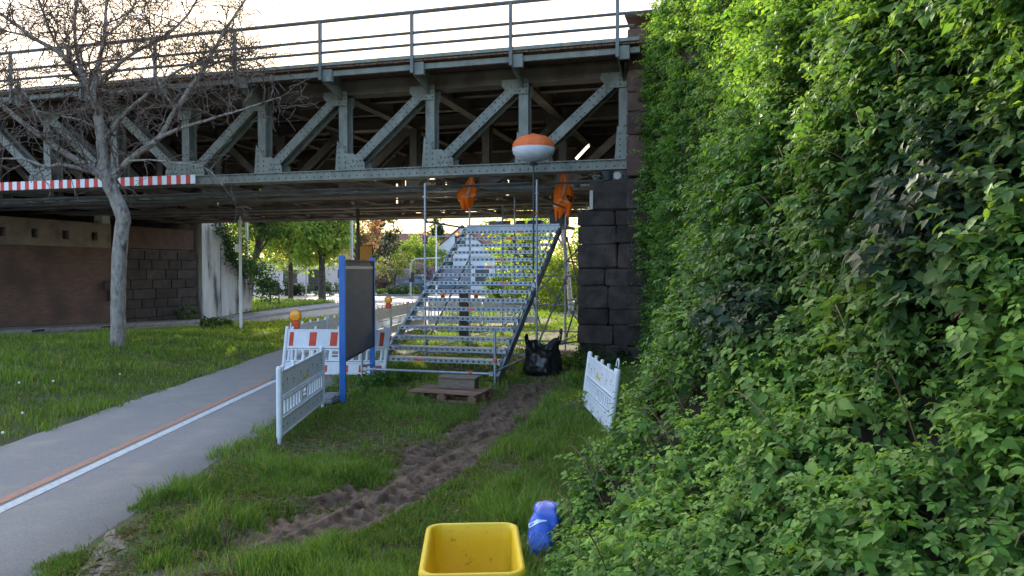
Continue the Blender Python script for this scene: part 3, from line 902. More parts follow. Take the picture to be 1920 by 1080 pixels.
# bearing beam with square drain recesses, built as bands and piers so that the recesses are real
T0, T1 = -4.0, 8.6
zb, zt = 3.0, 4.0
hz0, hz1 = 3.28, 3.62
holes = [2.55, 4.55, 6.35, 7.75]
holes = [-1.5, .6] + [3.7, 5.0, 6.35, 7.75]
bm.box((-.44, (T0 + T1) / 2, (zb + hz0) / 2), (1.0, T1 - T0, hz0 - zb)); bm.box((-.44, (T0 + T1) / 2, (hz1 + zt) / 2), (1.0, T1 - T0, zt - hz1))
edges = [T0] + [v for h in holes for v in (h - .16, h + .16)] + [T1]
for a, c in zip(edges[::2], edges[1::2]): bm.box((-.44, (a + c) / 2, (hz0 + hz1) / 2), (1.0, c - a, hz1 - hz0 + .001))
bm.build('bearing_beam', 'concrete_warm', la)
MB().box((-.62, (T0 + T1) / 2, (hz0 + hz1) / 2), (.6, T1 - T0 - .1, hz1 - hz0 - .01)).build('recess_back', 'hole_dark', la)
MB().box((-.42, 11.2, 3.5), (1.0, 4.9, .95)).build('bearing_block', 'stone_red', la)
# stone quoins at the far end
rr = random.Random(4); z = -.55
for i, h in enumerate([.5, .42, .4, .45, .42, .45, .44, .42]):
    ext = .22 if i == 0 else .1
    t_ = 13.9 + (.12 if i == 0 else 0)
    while t_ > 9.6:
        w = rr.uniform(.7, 1.5)
        o = MB().box((0, 0, 0), (1.0, w - .02, h - .02), None, .025).build('quoin_stone', 'stone_dark', la)
        o.location = (-.5 + ext, t_ - w / 2, z + h / 2); t_ -= w
    z += h
MB().prism([(-.22, 4.0), (.22, 4.0), (.2, 4.32), (-.2, 4.32)], 8.0, 8.4, 'y').build('bearing', 'concrete', la)
# soil body behind
MB().box((-12, 7, 2.6), (22, 17, 8.0)).build('embankment_fill', 'bank_soil', la)
# concrete wing wall beyond
ww = thing('wing_wall', 'pale streaked concrete wing wall with ivy beyond the brick abutment', 'wall', (*st(-22.35, 13.9), 0), -BA + R(4))
MB().prism([(0.15, -.8), (4.6, -.8), (4.6, 1.2), (2.8, 3.0), (1.4, 5.4), (0.15, 5.6)], -.7, 0, 'x').build('wall_body', 'concrete', ww)
for (a, c) in ((1.7, 3.6), (3.2, 2.4)):
    MB().box((.006, a, c / 2 - .3), (.012, .03, c)).build('joint', 'hole_dark', ww)

# ---------------------------------------------------------------- scaffold stair
SF = (-.30, 13.07)
sc = thing('scaffold_stair', 'galvanised steel scaffold stair rising from the grass to a platform under the bridge', 'scaffold stair', (SF[0], SF[1], 0), -BA)
BW, BL = 2.57, 3.07
def standard(x, y, z0, z1, foot=True):
    o = MB().tube([(x, y, z0), (x, y, z1)], .0245, 10).build('standard', 'galv', sc, smooth=False)
    zz = .22
    while zz < z1 - .1:
        if zz > z0:
            MB().lathe([(.03, -.012), (.062, -.01), (.062, .01), (.03, .012)], (x, y, zz), 10).build('rosette', 'galv', o)
        zz += .5
    if foot:
        MB().lathe([(.075, 0), (.075, .008), (.02, .012), (.02, .26), (.024, .27)], (x, y, float(z0) - .24), 10).build('base_jack', 'galv', o)
    return o
standard(0, 0, .24, 1.05)
for x in (0, -BW):
    standard(x, BL, .22, 4.02); standard(x, 2 * BL, .22, 3.9)
    standard(x, 3 * BL, .22, 4.05)
standard(-BW, 0, .24, 1.05)
standard(-BW * .62, 2 * BL + .9, .22, 4.05); standard(-BW * .3, 3 * BL + .6, .22, 4.0)
def ledger(p0, p1, mat='galv', r=.0225, name='ledger'):
    o = MB().tube([p0, p1], r, 8).build(name, mat, sc)
    d = (Vector(p1) - Vector(p0)).normalized() * .05
    MB().bar(Vector(p0), Vector(p0) + d * 1.4, .05, .07).build('wedge_head', mat, o)
    MB().bar(Vector(p1), Vector(p1) - d * 1.4, .05, .07).build('wedge_head', mat, o)
    return o
for y in (0, BL, 2 * BL, 3 * BL):
    ledger((-.03, y, .26), (-BW + .03, y, .26))
for x in (0, -BW):
    for k in range(3): ledger((x, k * BL + .03, .3), (x, (k + 1) * BL - .03, .3))
ledger((-.03, BL, 1.76), (-BW + .03, BL, 1.76))
ledger((-BW, BL + .03, 3.17), (-BW, 2 * BL - .03, 3.17), 'galv_dark')
ledger((0, BL + .03, 3.65), (0, 2 * BL - .03, 3.65), 'galv_dark')
ledger((0, 2 * BL + .03, 1.3), (0, 3 * BL - .03, 1.3)); ledger((0, 2 * BL + .03, 2.3), (0, 3 * BL - .03, 2.3))
for z in (1.05, 1.9): ledger((-.03, 3 * BL, z), (-BW + .03, 3 * BL, z))
for z in (3.65, 3.9): ledger((-.03, 3 * BL, z), (-BW + .03, 3 * BL, z), 'galv_dark')
for x in (0, -BW): ledger((x, 2 * BL + .03, 3.72), (x, 3 * BL - .03, 3.72), 'galv_dark')
ledger((0.03, BL, .5), (.03, 2 * BL, 1.9), name='brace'); ledger((.03, 2 * BL, .4), (.03, 3 * BL, 2.2), 'galv_dark', name='brace')
ledger((.03, 2 * BL, 2.9), (.03, 3 * BL, .5), 'galv_dark', name='brace')
ledger((-.05, 3 * BL, .4), (-BW + .05, 3 * BL, 2.9), 'galv_dark', name='brace'); ledger((-.05, 3 * BL, 2.9), (-BW + .05, 3 * BL, .4), 'galv_dark', name='brace')
ledger((-.4, 2 * BL + .2, 3.0), (-1.4, 2 * BL + .2, .6), 'galv_dark', name='brace'); ledger((-1.5, 2 * BL + .25, 3.0), (-.7, 2 * BL + .25, .6), 'galv_dark', name='brace')
ledger((-BW, BL, .4), (-BW, 2 * BL, 2.4), 'galv_dark', name='brace')
ledger((.9, 2 * BL + .4, .35), (.05, BL + 1.2, .35), name='brace'); ledger((.62, 2 * BL + .8, 1.0), (-.1, 2 * BL + .8, 1.0), name='ledger')
standard(.62, 2 * BL + .9, .2, 3.4)
# steps: perforated steel treads
TW2 = 2.36
tb = MB()
tb.box((0, .13, .022), (TW2, .27, .01))
tb.box((0, -.005, .019), (TW2, .012, .018)); tb.box((0, -.005, -.036), (TW2, .012, .016))
nh = 22; pitch = TW2 / nh; hw = .048
for i in range(nh + 1):
    x0 = -TW2 / 2 + i * pitch - (pitch - hw) / 2; x1 = x0 + (pitch - hw)
    x0 = max(x0, -TW2 / 2); x1 = min(x1, TW2 / 2)
    tb.box(((x0 + x1) / 2, -.005, -.009), (x1 - x0, .0115, .038))
tb.box((0, .262, -.01), (TW2, .012, .055))
tb.box((0, .0, -.046), (TW2, .022, .006))
step_me = tb.mesh('step', 'galv')
brk = MB().box((0, .13, -.08), (.035, .05, .2)).box((0, .03, -.03), (.04, .14, .07)).mesh('step_bracket', 'galv')
NST = 16
tags = {0: (-.4, 'tape_orange'), 5: (.1, 'tape_orange'), 6: (.1, None), 9: (.18, None), 10: (.0, 'tape_orange'), 11: (.15, 'tape_orange'), 13: (.0, None), 14: (.12, 'tape_orange'), 15: (.3, 'tape_orange'), 8: (.55, 'tape_orange')}
for i in range(NST):
    y = .58 + .315 * i; z = .40 + .176 * i
    o = link('step', step_me, sc, (-BW / 2 + random.uniform(-.02, .02), y, z), (R(random.uniform(-.6, .6)), 0, R(random.uniform(-.25, .25))))
    for sg in (-1, 1): link('step_bracket', brk, o, (sg * (TW2 / 2 + .022), 0, 0))
    if i in tags and tags[i][1]:
        MB().box((tags[i][0], -.0125, -.008), (.16, .004, .042)).build('marking_tape', tags[i][1], o)
    if i == 10: MB().box((-.19, -.0125, -.008), (.14, .004, .042)).build('marking_tape', 'tape_blue', o)
for x in (-.05, -BW + .05):
    a = Vector((x, .35, .10)); c = Vector((x, 5.75, 3.12))
    MB().bar(a, c, .05, .17).build('stringer', 'galv_dark' if x > -1 else 'galv', sc)
# platform planks
for r_ in range(6):
    yy = 5.72 + r_ * .335
    if r_ > 9: break
    MB().box((-BW / 2, yy + .16, 3.215), (BW - .12, .32, .055), None, .008).build('platform_plank', 'galv', sc)
MB().box((-BW / 2, 5.62, 3.13), (BW - .05, .05, .09)).build('platform_beam', 'galv', sc)
MB().box((-BW / 2 + .1, 5.70, 3.155), (BW - .6, .06, .05)).build('platform_beam', 'galv', sc)
for x in (-BW, 0):
    for z in (1.1,):
        pass
# couplers with red wedges
for (x, y, z) in ((0, 0, .5), (-.45, 0, .27), (0, 2 * BL, 1.75), (0, BL, .5), (0, BL, 3.3), (-BW * .62, 2 * BL + .9, 3.75)):
    MB().lathe([(.03, -.03), (.042, -.02), (.042, .02), (.03, .03)], (x, y, z), 8).build('coupler', 'tape_orange', sc)

def loc2w(x, y, z):
    p = np.array(SF) + x * U + y * V
    return Vector((p[0], p[1], z))

# things standing on the platform
def crate(name, label, cat, px, Y, z, dims, mat, lid=True, rz=-BA):
    p = at(px, 420, Y)
    o = thing(name, label, cat, (p.x, Y, z), rz)
    w, d, h = dims
    MB().box((0, 0, h * .42), (w, d, h * .82), None, .015).build('body', mat, o)
    MB().box((0, 0, h * .91), (w * 1.03, d * 1.03, h * .16), None, .012).build('lid', mat, o)
    for sg in (-1, 1): MB().box((sg * w * .28, -d / 2 - .012, h * .72), (.04, .02, h * .2)).build('latch', 'case_dark', o)
    return o
PZ = 3.245
g1 = crate('tool_case', 'grey tool case with red lettering at the left of the stair platform', 'tool case', 932, 20.0, PZ, (.42, .25, .14), 'case_grey')
for k_ in range(6): MB().box((-.14 + .05 * k_, -.128, .055), (.032, .003, .045)).build('lettering', 'case_red', g1)
crate('tool_case', 'small dark red case on the stair platform beside the grey tool case', 'tool case', 951, 19.9, PZ, (.15, .2, .14), 'case_red')
crate('crate', 'small dark grey crate in the middle of the stair platform', 'crate', 976, 19.9, PZ, (.22, .22, .15), 'case_dark')
crate('tool_case', 'dark blue tool case on the stair platform behind the lamp pole', 'tool case', 1004, 19.7, PZ, (.38, .25, .14), 'case_blue')
crate('crate', 'large dark grey box on the platform under the right orange jacket', 'crate', 1049, 19.6, PZ, (.45, .35, .36), 'case_dark')

# ---------------------------------------------------------------- balloon lamp
bx, by_ = float(loc2w(-.06, BL - .05, 0).x), float(loc2w(-.06, BL - .05, 0).y)
bl = thing('balloon_lamp', 'orange and white balloon work lamp on a pole above the stair', 'balloon lamp', (bx, by_, 3.0))
BCZ = 1.68
def gore(z0, z1, ny_, seam=.022):
    b = MB(); n = 48; vs = []; fs = []
    for i in range(ny_ + 1):
        z = z0 + (z1 - z0) * i / ny_
        for k_ in range(n):
            a = 2 * math.pi * k_ / n
            r = .46 * math.sqrt(max(0, 1 - abs(z / .295) ** 2.3)) ** 1.0
            r *= 1 - seam * (abs(math.cos(4 * a)) ** 6)
            r += .006 * math.sin(9 * a + z * 60) * (1 if z < 0 else .4)
            vs.append((r * math.cos(a), r * math.sin(a), z + BCZ))
    for i in range(ny_):
        for k_ in range(n):
            fs.append((i * n + k_, i * n + (k_ + 1) % n, (i + 1) * n + (k_ + 1) % n, (i + 1) * n + k_))
    b.add(vs, fs); return b
gore(-.292, .0, 10).build('lower_half', 'balloon_white', bl, smooth=True)
gore(.0002, .292, 9).build('upper_half', 'balloon_orange', bl, smooth=True)
MB().lathe([(.09, -.01), (.1, .02), (.03, .045), (.0, .05)], (0, 0, BCZ + .27), 12).build('top_cap', 'balloon_orange', bl)
MB().lathe([(.08, 0), (.1, .03), (.05, .06)], (0, 0, BCZ - .36), 12).build('collar', 'pole_dark', bl)
MB().tube([(0, 0, -.9), (0, 0, BCZ - .33)], .02, 8).build('mast', 'pole_dark', bl)

# ---------------------------------------------------------------- orange jackets hung over the pole ends
def jacket(label, base, top, wid, lean, seed, sleeve):
    """a hi-vis jacket hung by its hood on a pole: narrow at the top, shoulders, folds, open hem and a sleeve"""
    rr = random.Random(seed)
    H = top - base[2]
    o = thing('jacket', label, 'jacket', base)
    prof = [(0, .22), (.08, .42), (.2, .6), (.3, .86), (.42, 1.0), (.55, .96), (.68, .72), (.8, .48), (.92, .26), (1.0, .08)]
    n = 28; vs = []; fs = []
    ph = [rr.uniform(0, 6.28) for _ in range(4)]
    def P(k, a):
        w = np.interp(k, [p[0] for p in prof], [p[1] for p in prof]) * wid / 2
        fold = 1 + (.22 * math.sin(4 * a + ph[0] + 4 * k) + .13 * math.sin(9 * a + ph[1] - 6 * k) + .16 * math.sin(a + ph[2] + 5 * k)) * (1 - k * .5)
        x = w * fold * math.cos(a); y = w * .62 * fold * math.sin(a)
        z = k * H + (.05 * math.sin(3 * a + ph[2]) + .04 * math.sin(2 * a + ph[3])) * (1 - k) ** 2 * H * 1.6
        return Vector((x + lean * (k - .5) * H + .04 * math.sin(4 * k + ph[1]), y, z))
    m = 22
    for i in range(m + 1):
        for q in range(n): vs.append(P(i / m, 2 * math.pi * q / n))
    for i in range(m):
        for q in range(n): fs.append((i * n + q, i * n + (q + 1) % n, (i + 1) * n + (q + 1) % n, (i + 1) * n + q))
    fs.append(tuple(range(m * n, m * n + n)))
    MB().add(vs, fs).build('cloth', 'hivis', o, smooth=True)
    for k0, k1 in ((.3, .34),):
        b = MB(); vv = []; ff = []
        for q in range(n + 1):
            a = 2 * math.pi * q / n
            for k_ in (k0, k1):
                p = P(k_ + .05 * math.sin(a + ph[2]), a); c = Vector((lean * (k_ - .5) * H, 0, p.z)); d = (p - c).normalized(); vv.append(p + d * .008)
        for q in range(n): ff.append((2 * q, 2 * q + 2, 2 * q + 3, 2 * q + 1))
        b.add(vv, ff).build('reflective_tape', 'hivis_tape', o)
    # vertical tape over the shoulder
    vv = []; ff = []
    for i in range(11):
        k_ = .4 + .5 * i / 10
        for a in (-1.95 + .5 * k_, -1.72 + .5 * k_):
            p = P(k_, a); vv.append(p + Vector((0, -.008, 0)))
    for i in range(10): ff.append((2 * i, 2 * i + 1, 2 * i + 3, 2 * i + 2))
    MB().add(vv, ff).build('reflective_tape', 'hivis_tape', o)
    # hanging sleeve
    sx = sleeve
    pts = [P(.66, 0 if sx > 0 else math.pi) * .8 + Vector((0, -.02, .12 * H)), Vector((sx * wid * .46, -.03, .45 * H)), Vector((sx * wid * .42, -.05, .25 * H)), Vector((sx * wid * .36, -.06, .06 * H)), Vector((sx * wid * .33, -.06, -.04 * H))]
    MB().tube(pts, [.05, .075, .07, .06, .05], 9).build('sleeve', 'hivis', o, smooth=True)
    return o, P
pL = loc2w(-BW, 2 * BL, 0); pR = loc2w(0, 2 * BL, 0)
jacket('smaller orange reflective jacket hung on the left pole of the stair platform', (pL.x + .0, pL.y - .04, 3.7), 4.56, .47, .06, 3, -1)
j2, _ = jacket('long orange reflective jacket hung on the right pole of the stair platform', (pR.x - .1, pR.y - .04, 3.46), 4.58, .46, .16, 8, 1)
MB().tube([(.12, -.12, .5), (.2, -.14, .42), (.22, -.14, .33)], [.03, .06, .03], 8).build('black_lining', 'bag_black', j2, smooth=True)

# ---------------------------------------------------------------- plastic barriers
def barrier_parts(root, L, H, style, shear=0.0, lettering=0, hole=True):
    def sh(o):
        if shear:
            for v_ in o.data.vertices: v_.co.x += shear * v_.co.z
    zb0, zb1 = .10, .10 + .19 * H / .93
    zt0, zt1 = H - .38 * H / .93 + .02, H - .075
    W = 'plastic_white'
    out = []
    for x in (.035, L - .035):
        out.append(MB().tube([(x, 0, .0), (x, 0, .1)], .024, 8).build('end_peg', 'plastic_white', root))
        out.append(MB().lathe([(.033, .08), (.036, .1), (.036, H - .02), (.03, H), (.022, H + .012)], (x, 0, 0), 12).build('end_post', W, root))
    fr = MB()
    fr.box((L / 2, 0, zt1 + .01), (L - .14, .045, .03), None, .008)
    fr.box((L / 2, 0, zt0 - .005), (L - .14, .05, .028), None, .008); fr.box((L / 2, 0, zt0 - .045), (L - .14, .045, .022), None, .006)
    fr.box((L / 2, 0, zb1 + .012), (L - .14, .05, .026), None, .008); fr.box((L / 2, 0, zb1 + .05), (L - .14, .045, .02), None, .006)
    fr.box((L / 2, 0, zb0), (L - .14, .045, .026), None, .008)
    out.append(fr.build('frame', W, root))
    out.append(MB().box((L / 2, 0, (zt0 + zt1) / 2), (L - .13, .03, zt1 - zt0)).build('top_board', W, root))
    out.append(MB().box((L / 2, 0, (zb0 + zb1) / 2), (L - .13, .03, zb1 - zb0)).build('bottom_board', W, root))
    ns = max(10, int(L / .145)); g0, g1 = L * .44, L * .56
    for i in range(ns):
        x = .12 + (L - .24) * i / (ns - 1)
        if g0 - .03 < x < g1 + .03: continue
        out.append(MB().prism([(x - .022, -.016), (x, -.026), (x + .022, -.016), (x + .022, .016), (x, .026), (x - .022, .016)], zb1 + .055, zt0 - .052, 'z').build('slat', W, root))
    # middle grip plate with two openings
    zm0, zm1 = zb1 + .055, zt0 - .052; hh = zm1 - zm0; pl = MB(); xm = L / 2; w = g1 - g0
    pl.box((xm, 0, zm0 + hh * .16), (w, .035, hh * .32)); pl.box((xm, 0, zm0 + hh * .565), (w, .035, hh * .10)); pl.box((xm, 0, zm0 + hh * .94), (w, .035, hh * .12))
    for sg in (-1, 1): pl.box((xm + sg * w * .37, 0, zm0 + hh / 2), (w * .26, .034, hh - .002))
    out.append(pl.build('grip_plate', W, root))
    # knobs along the top
    for q in range(5):
        x = L * (.06 + .88 * q / 4) + .02
        out.append(MB().lathe([(.024, 0), (.026, .05), (.018, .062)], (x, 0, zt1 + .02), 8).build('stacking_knob', W, root))
    if style == 'red':
        nb = 5; bw = .135 * L / 2
        for q, fr_ in enumerate((.07, .275, .475, .675, .93)):
            bw2 = bw * (.6 if q in (0, 4) else 1.0)
            out.append(MB().box((L * fr_, 0, (zt0 + zt1) / 2), (bw2, .036, (zt1 - zt0) * .84)).build('red_panel', 'plastic_red', root))
        for fr_ in (.2, .4, .6, .78, .93):
            out.append(MB().box((L * fr_, 0, (zb0 + zb1) / 2), (.16 * (.6 if fr_ > .9 else 1), .036, (zb1 - zb0) * .66)).build('red_panel', 'plastic_red', root))
    elif hole:
        hm = MB()
        for q, fr_ in enumerate((.06, .14, .27, .42, .58, .7, .82, .93)):
            z = zt0 + (zt1 - zt0) * (.62 if q % 2 else .48)
            for sy in (-1, 1):
                hm.tube([(L * fr_, sy * .0145, z), (L * fr_, sy * .0165, z)], .02, 10); hm.tube([(L * fr_, sy * .0145, z - .045), (L * fr_, sy * .0162, z - .045)], .012, 8)
            z2 = (zb0 + zb1) / 2
            for sy in (-1, 1): hm.tube([(L * fr_, sy * .0145, z2), (L * fr_, sy * .0165, z2)], .017, 8)
        out.append(hm.build('bolt_recesses', 'recycled_grey', root, kind='stuff'))
    if lettering:
        # small slanting script print, too worn to read
        rr = random.Random(5); b = MB(); x = L * .47
        for q in range(9):
            hgt = .05 if q in (0, 4, 7) else .028
            z = zt0 + .06 + q * .002
            pts = [(x, lettering * .0172, z), (x + .014, lettering * .0172, z + hgt), (x + .024, lettering * .0172, z + hgt * .2), (x + .036, lettering * .0172, z + hgt * .55)]
            b.tube(pts, .0042, 4); x += .034
        b.bar((L * .465, lettering * .0172, zt0 + .048), (x, lettering * .0172, zt0 + .066), .003, .006)
        out.append(b.build('lettering', 'print_gold', root, kind='stuff'))
    for o_ in out: sh(o_)
    return out
def barrier(label, p0, p1, H, style='white', tilt=0.0, shear=0.0, lettering=0, group=None, z=0.0):
    d = Vector((p1[0] - p0[0], p1[1] - p0[1], 0)); L = d.length
    o = thing('barrier', label, 'barrier', (p0[0], p0[1], z), 0, group)
    o.rotation_euler = (Matrix.Rotation(math.atan2(d.y, d.x), 3, 'Z') @ Matrix.Rotation(tilt, 3, 'X')).to_euler()
    barrier_parts(o, L, H, style, shear, lettering)
    return o
nearb = barrier('white plastic barrier standing beside the cycle path with gold script', (-2.78, 8.85), (-2.87, 11.3), .93, lettering=-1, group='plastic barriers')
barrier('red and white striped plastic barrier across the cycle path behind the blue sign', (-4.45, 14.3), (-2.42, 14.2), 1.0, 'red', shear=.11, group='plastic barriers')
rb = barrier('white plastic barrier leaning at the foot of the brambles, seen nearly edge on', (1.2, 9.1), (1.06, 11.15), .87, tilt=R(7), lettering=1, group='plastic barriers')
MB().tube([(.1 + .07 * math.cos(a), 0, .87 + .06 + .07 * math.sin(a)) for a in np.linspace(-.4, math.pi + .4, 10)], .009, 6).build('carry_ring', 'plastic_white', rb)
# run of barriers along the path under the bridge
run = [(-4.5, 15.2), (-4.28, 17.2), (-4.1, 19.25), (-3.98, 21.3), (-3.8, 23.35), (-3.55, 25.4), (-3.25, 27.4)]
run2 = [(-3.1, 27.5), (-1.1, 27.9), (.95, 28.2)]
ordn = ['first', 'second', 'third', 'fourth', 'fifth', 'last']
def clone_barrier(src, label, p0, p1, group):
    c = copy_tree(src); d = Vector((p1[0] - p0[0], p1[1] - p0[1], 0))
    c.location = (p0[0], p0[1], 0); c.rotation_euler = (0, 0, math.atan2(d.y, d.x)); c.scale = (d.length / 2.05 * .985, 1, 1)
    c['label'] = label; c['group'] = group
    return c
src = None
for i in range(6):
    lab = 'white barrier of the row along the path under the bridge, ' + ('nearest the striped barrier' if i == 0 else ('farthest from the striped barrier' if i == 5 else ordn[i] + ' from the striped barrier'))
    if src is None:
        L0 = 2.05
        d = Vector((run[1][0] - run[0][0], run[1][1] - run[0][1], 0)).normalized()
        src = barrier(lab, run[0], (run[0][0] + d.x * L0, run[0][1] + d.y * L0), 1.0, group='barriers along the path under the bridge')
    else: clone_barrier(src, lab, run[i], run[i + 1], 'barriers along the path under the bridge')
clone_barrier(src, 'white barrier across the grass behind the stair, left one with amber lamps', run2[0], run2[1], 'barriers across the grass behind the stair')
clone_barrier(src, 'white barrier across the grass behind the stair, right one of two', run2[1], run2[2], 'barriers across the grass behind the stair')
# foot slabs
def foot(label, x, y, z, rz):
    o = thing('ballast_slab', label, 'ballast slab', (x, y, z), rz, 'ballast slabs of the barriers')
    b = MB().box((0, 0, .03), (.56, .3, .06), None, .012)
    b.build('slab', 'recycled_grey', o)
    for sx in (-.2, .0, .2): MB().box((sx, 0, .072), (.12, .26, .035), None, .008).build('rib', 'recycled_grey', o)
    for sx in (-.1, .1): MB().box((sx, 0, .085), (.05, .24, .06), None, .01).build('socket', 'recycled_grey', o)
foot('grey slotted foot slab under the far end of the barrier beside the blue sign', -2.86, 11.72, .03, R(80))
foot('grey foot slab under the far end of the leaning barrier by the brambles', 1.0, 11.1, .03, R(12))
foot('grey foot slab under the left end of the striped barrier', -4.4, 14.32, .012, R(92))

def flash_lamp(label, x, y, z, r, rz=0.0):
    o = thing('warning_lamp', label, 'warning lamp', (x, y, z), rz, 'amber warning lamps on the barriers')
    MB().box((0, 0, .06), (r * 1.5, r * .9, .16), None, .02).build('battery_box', 'lamp_red_body', o)
    M = Matrix.Rotation(R(90), 3, 'X')
    MB().lathe([(r * .2, -r * .42), (r * .8, -r * .36), (r, -r * .15), (r, r * .15), (r * .8, r * .36), (r * .2, r * .42)], (0, 0, .13 + r), 20, M).build('lens', 'lamp_amber', o, smooth=False)
    MB().lathe([(r * 1.02, -r * .12), (r * 1.12, -r * .1), (r * 1.12, r * .1), (r * 1.02, r * .12)], (0, 0, .13 + r), 20, M).build('lens_ring', 'lamp_red_body', o)
p = at(558, 600, 14.6); flash_lamp('large round amber warning lamp on the striped barrier left end', p.x, 14.45, 1.0 - .03, .105, R(10))
p = at(727, 560, 21.2); flash_lamp('round amber warning lamp on the barrier row right of the blue sign', p.x, 21.3, 1.0, .1, R(-5))
for px, lab in ((832, 'left of three'), (868, 'middle of three'), (893, 'right of three')):
    p = at(px, 545, 28); flash_lamp('round amber warning lamp seen through the stair steps, ' + lab, p.x, float(np.interp(p.x, [-3.1, .95], [27.5, 28.2])), 1.0, .1)

# ---------------------------------------------------------------- blue framed sign, seen from behind
sg = thing('notice_sign', 'dark sign board between two blue posts beside the path', 'sign', (-2.66, 11.7, 0), 0)
LS = 2.5
for y, nm in ((0, 0), (LS, 0)):
    MB().box((0, y, 1.135), (.1, .055, 2.27 + .1), None, .008).build('post', 'sign_blue', sg)
pb = MB().box((.0, LS / 2, 1.45), (.05, LS - .06, 1.56), None, .006).build('board', 'sign_back', sg)
MB().box((.028, LS / 2, 2.13), (.006, LS - .1, .045)).build('band', 'sign_band', pb)
fr = MB().box((.0, LS / 2, 2.245), (.075, LS - .06, .03)).box((0, LS / 2, .655), (.075, LS - .06, .03)).box((0, LS - .045, 1.45), (.085, .03, 1.56))
fr.build('frame', 'board_black', sg)

# ---------------------------------------------------------------- pallet and wooden block
pt = thing('pallet', 'weathered wooden pallet lying on the grass below the stair', 'pallet', (-1.0, 12.15, .0), R(-20))
for i in range(7):
    MB().box((0, 0, 0), (1.2, .074, .022), None, .003).build('deck_board', 'wood_pallet', pt).location = (random.uniform(-.01, .01), -.34 + i * .113, .133 + random.uniform(-.004, .004))
for x in (-.53, 0, .53):
    MB().box((x, 0, .111), (.1, .78, .02)).build('stringer_board', 'wood_pallet', pt)
    for y in (-.33, 0, .33): MB().box((x, y, .06), (.14, .1, .08), None, .004).build('block', 'wood_pallet', pt)
for y in (-.33, 0, .33): MB().box((0, y, .012), (1.2, .1, .022)).build('bottom_board', 'wood_pallet', pt)
wb = thing('timber_block', 'thick grey timber block laid as a step on the pallet', 'timber block', (-.88, 12.3, .145), R(-13))
MB().box((0, 0, .085), (.62, .27, .17), None, .012).build('timber', 'wood_grey', wb)
MB().box((.02, -.02, .186), (.66, .3, .03), None, .006).build('board', 'wood_grey', wb)

# ---------------------------------------------------------------- black rubbish bag
bg = thing('rubbish_bag', 'open black plastic rubbish bag standing beside the stair foot', 'rubbish bag', (.62, 15.0, .0))
n = 56; m = 30; vs = []; fs = []
for i in range(m + 1):
    k_ = i / m
    for q in range(n):
        a = 2 * math.pi * q / n
        peak = .17 * max(0, math.cos(a - .1)) ** 4 + .09 * max(0, math.cos(a - 2.9)) ** 2.5 - .05 * max(0, math.cos(a - 1.5)) - .09 * max(0, math.cos(a + 1.6)) + .03 * math.sin(7 * a + 1)
        r = np.interp(k_, [0, .08, .3, .6, .85, 1], [.30, .37, .36, .33, .33, .36])
        cr = fbm(np.array([math.cos(a) * 2.3 + 5]), np.array([math.sin(a) * 2.3 + 5]), np.array([k_ * 3.]), 15, 4)[0] - .5
        cr2 = abs(fbm(np.array([math.cos(a) * 4.3 + 2]), np.array([math.sin(a) * 4.3 + 5]), np.array([k_ * 2.]), 25, 3)[0] - .5)
        r *= 1 + .32 * cr - .5 * cr2 + .07
        vs.append((r * math.cos(a) * 1.0, r * math.sin(a) * .85, .66 * k_ + peak * k_ ** 1.6 * 1.35 + .02 * cr))
for i in range(m):
    for q in range(n): fs.append((i * n + q, i * n + (q + 1) % n, (i + 1) * n + (q + 1) % n, (i + 1) * n + q))
fs.append(tuple(range(n - 1, -1, -1)))
MB().add(vs, fs).build('bag', 'bag_black', bg, smooth=True)
MB().lathe([(.26, .0), (.28, .35), (.2, .42), (.05, .46), (0, .46)], (0, 0, .05), 16).build('contents', 'bag_black', bg, smooth=True)

# ---------------------------------------------------------------- yellow tub in the foreground
tb_ = thing('yellow_tub', 'open yellow plastic tub with a thick rolled rim in the foreground', 'tub', (-.195, 3.63, 0), R(3))
def rrect(w, d, r, z, n=6, top=None):
    pts = []
    for cx_, cy_, a0 in ((w / 2 - r, d / 2 - r, 0), (-w / 2 + r, d / 2 - r, 90), (-w / 2 + r, -d / 2 + r, 180), (w / 2 - r, -d / 2 + r, 270)):
        for i in range(n + 1):
            a = R(a0 + 90 * i / n); pts.append((cx_ + r * math.cos(a), cy_ + r * math.sin(a), z))
    return pts
def loft(rings, close_bottom=True):
    b = MB(); n = len(rings[0]); vs = [p for r_ in rings for p in r_]; fs = []
    for i in range(len(rings) - 1):
        for q in range(n): fs.append((i * n + q, i * n + (q + 1) % n, (i + 1) * n + (q + 1) % n, (i + 1) * n + q))
    fs.append(tuple((len(rings) - 1) * n + q for q in range(n)))
    b.add(vs, fs); return b
TZ = .74
rg = []
for (w, d, r, z) in ((.40, .46, .05, 0.002), (.47, .60, .06, TZ - .06), (.475, .605, .06, TZ - .05), (.535, .665, .085, TZ - .045), (.545, .675, .09, TZ - .02), (.535, .665, .085, TZ), (.505, .635, .075, TZ + .006),
                     (.475, .605, .06, TZ - .002), (.465, .595, .058, TZ - .02), (.455, .585, .055, TZ - .08), (.385, .45, .045, .02)):
    rg.append(rrect(w * .9, d * 1.04, r * .95, z))
loft(rg).build('shell', 'bin_yellow', tb_, smooth=True)


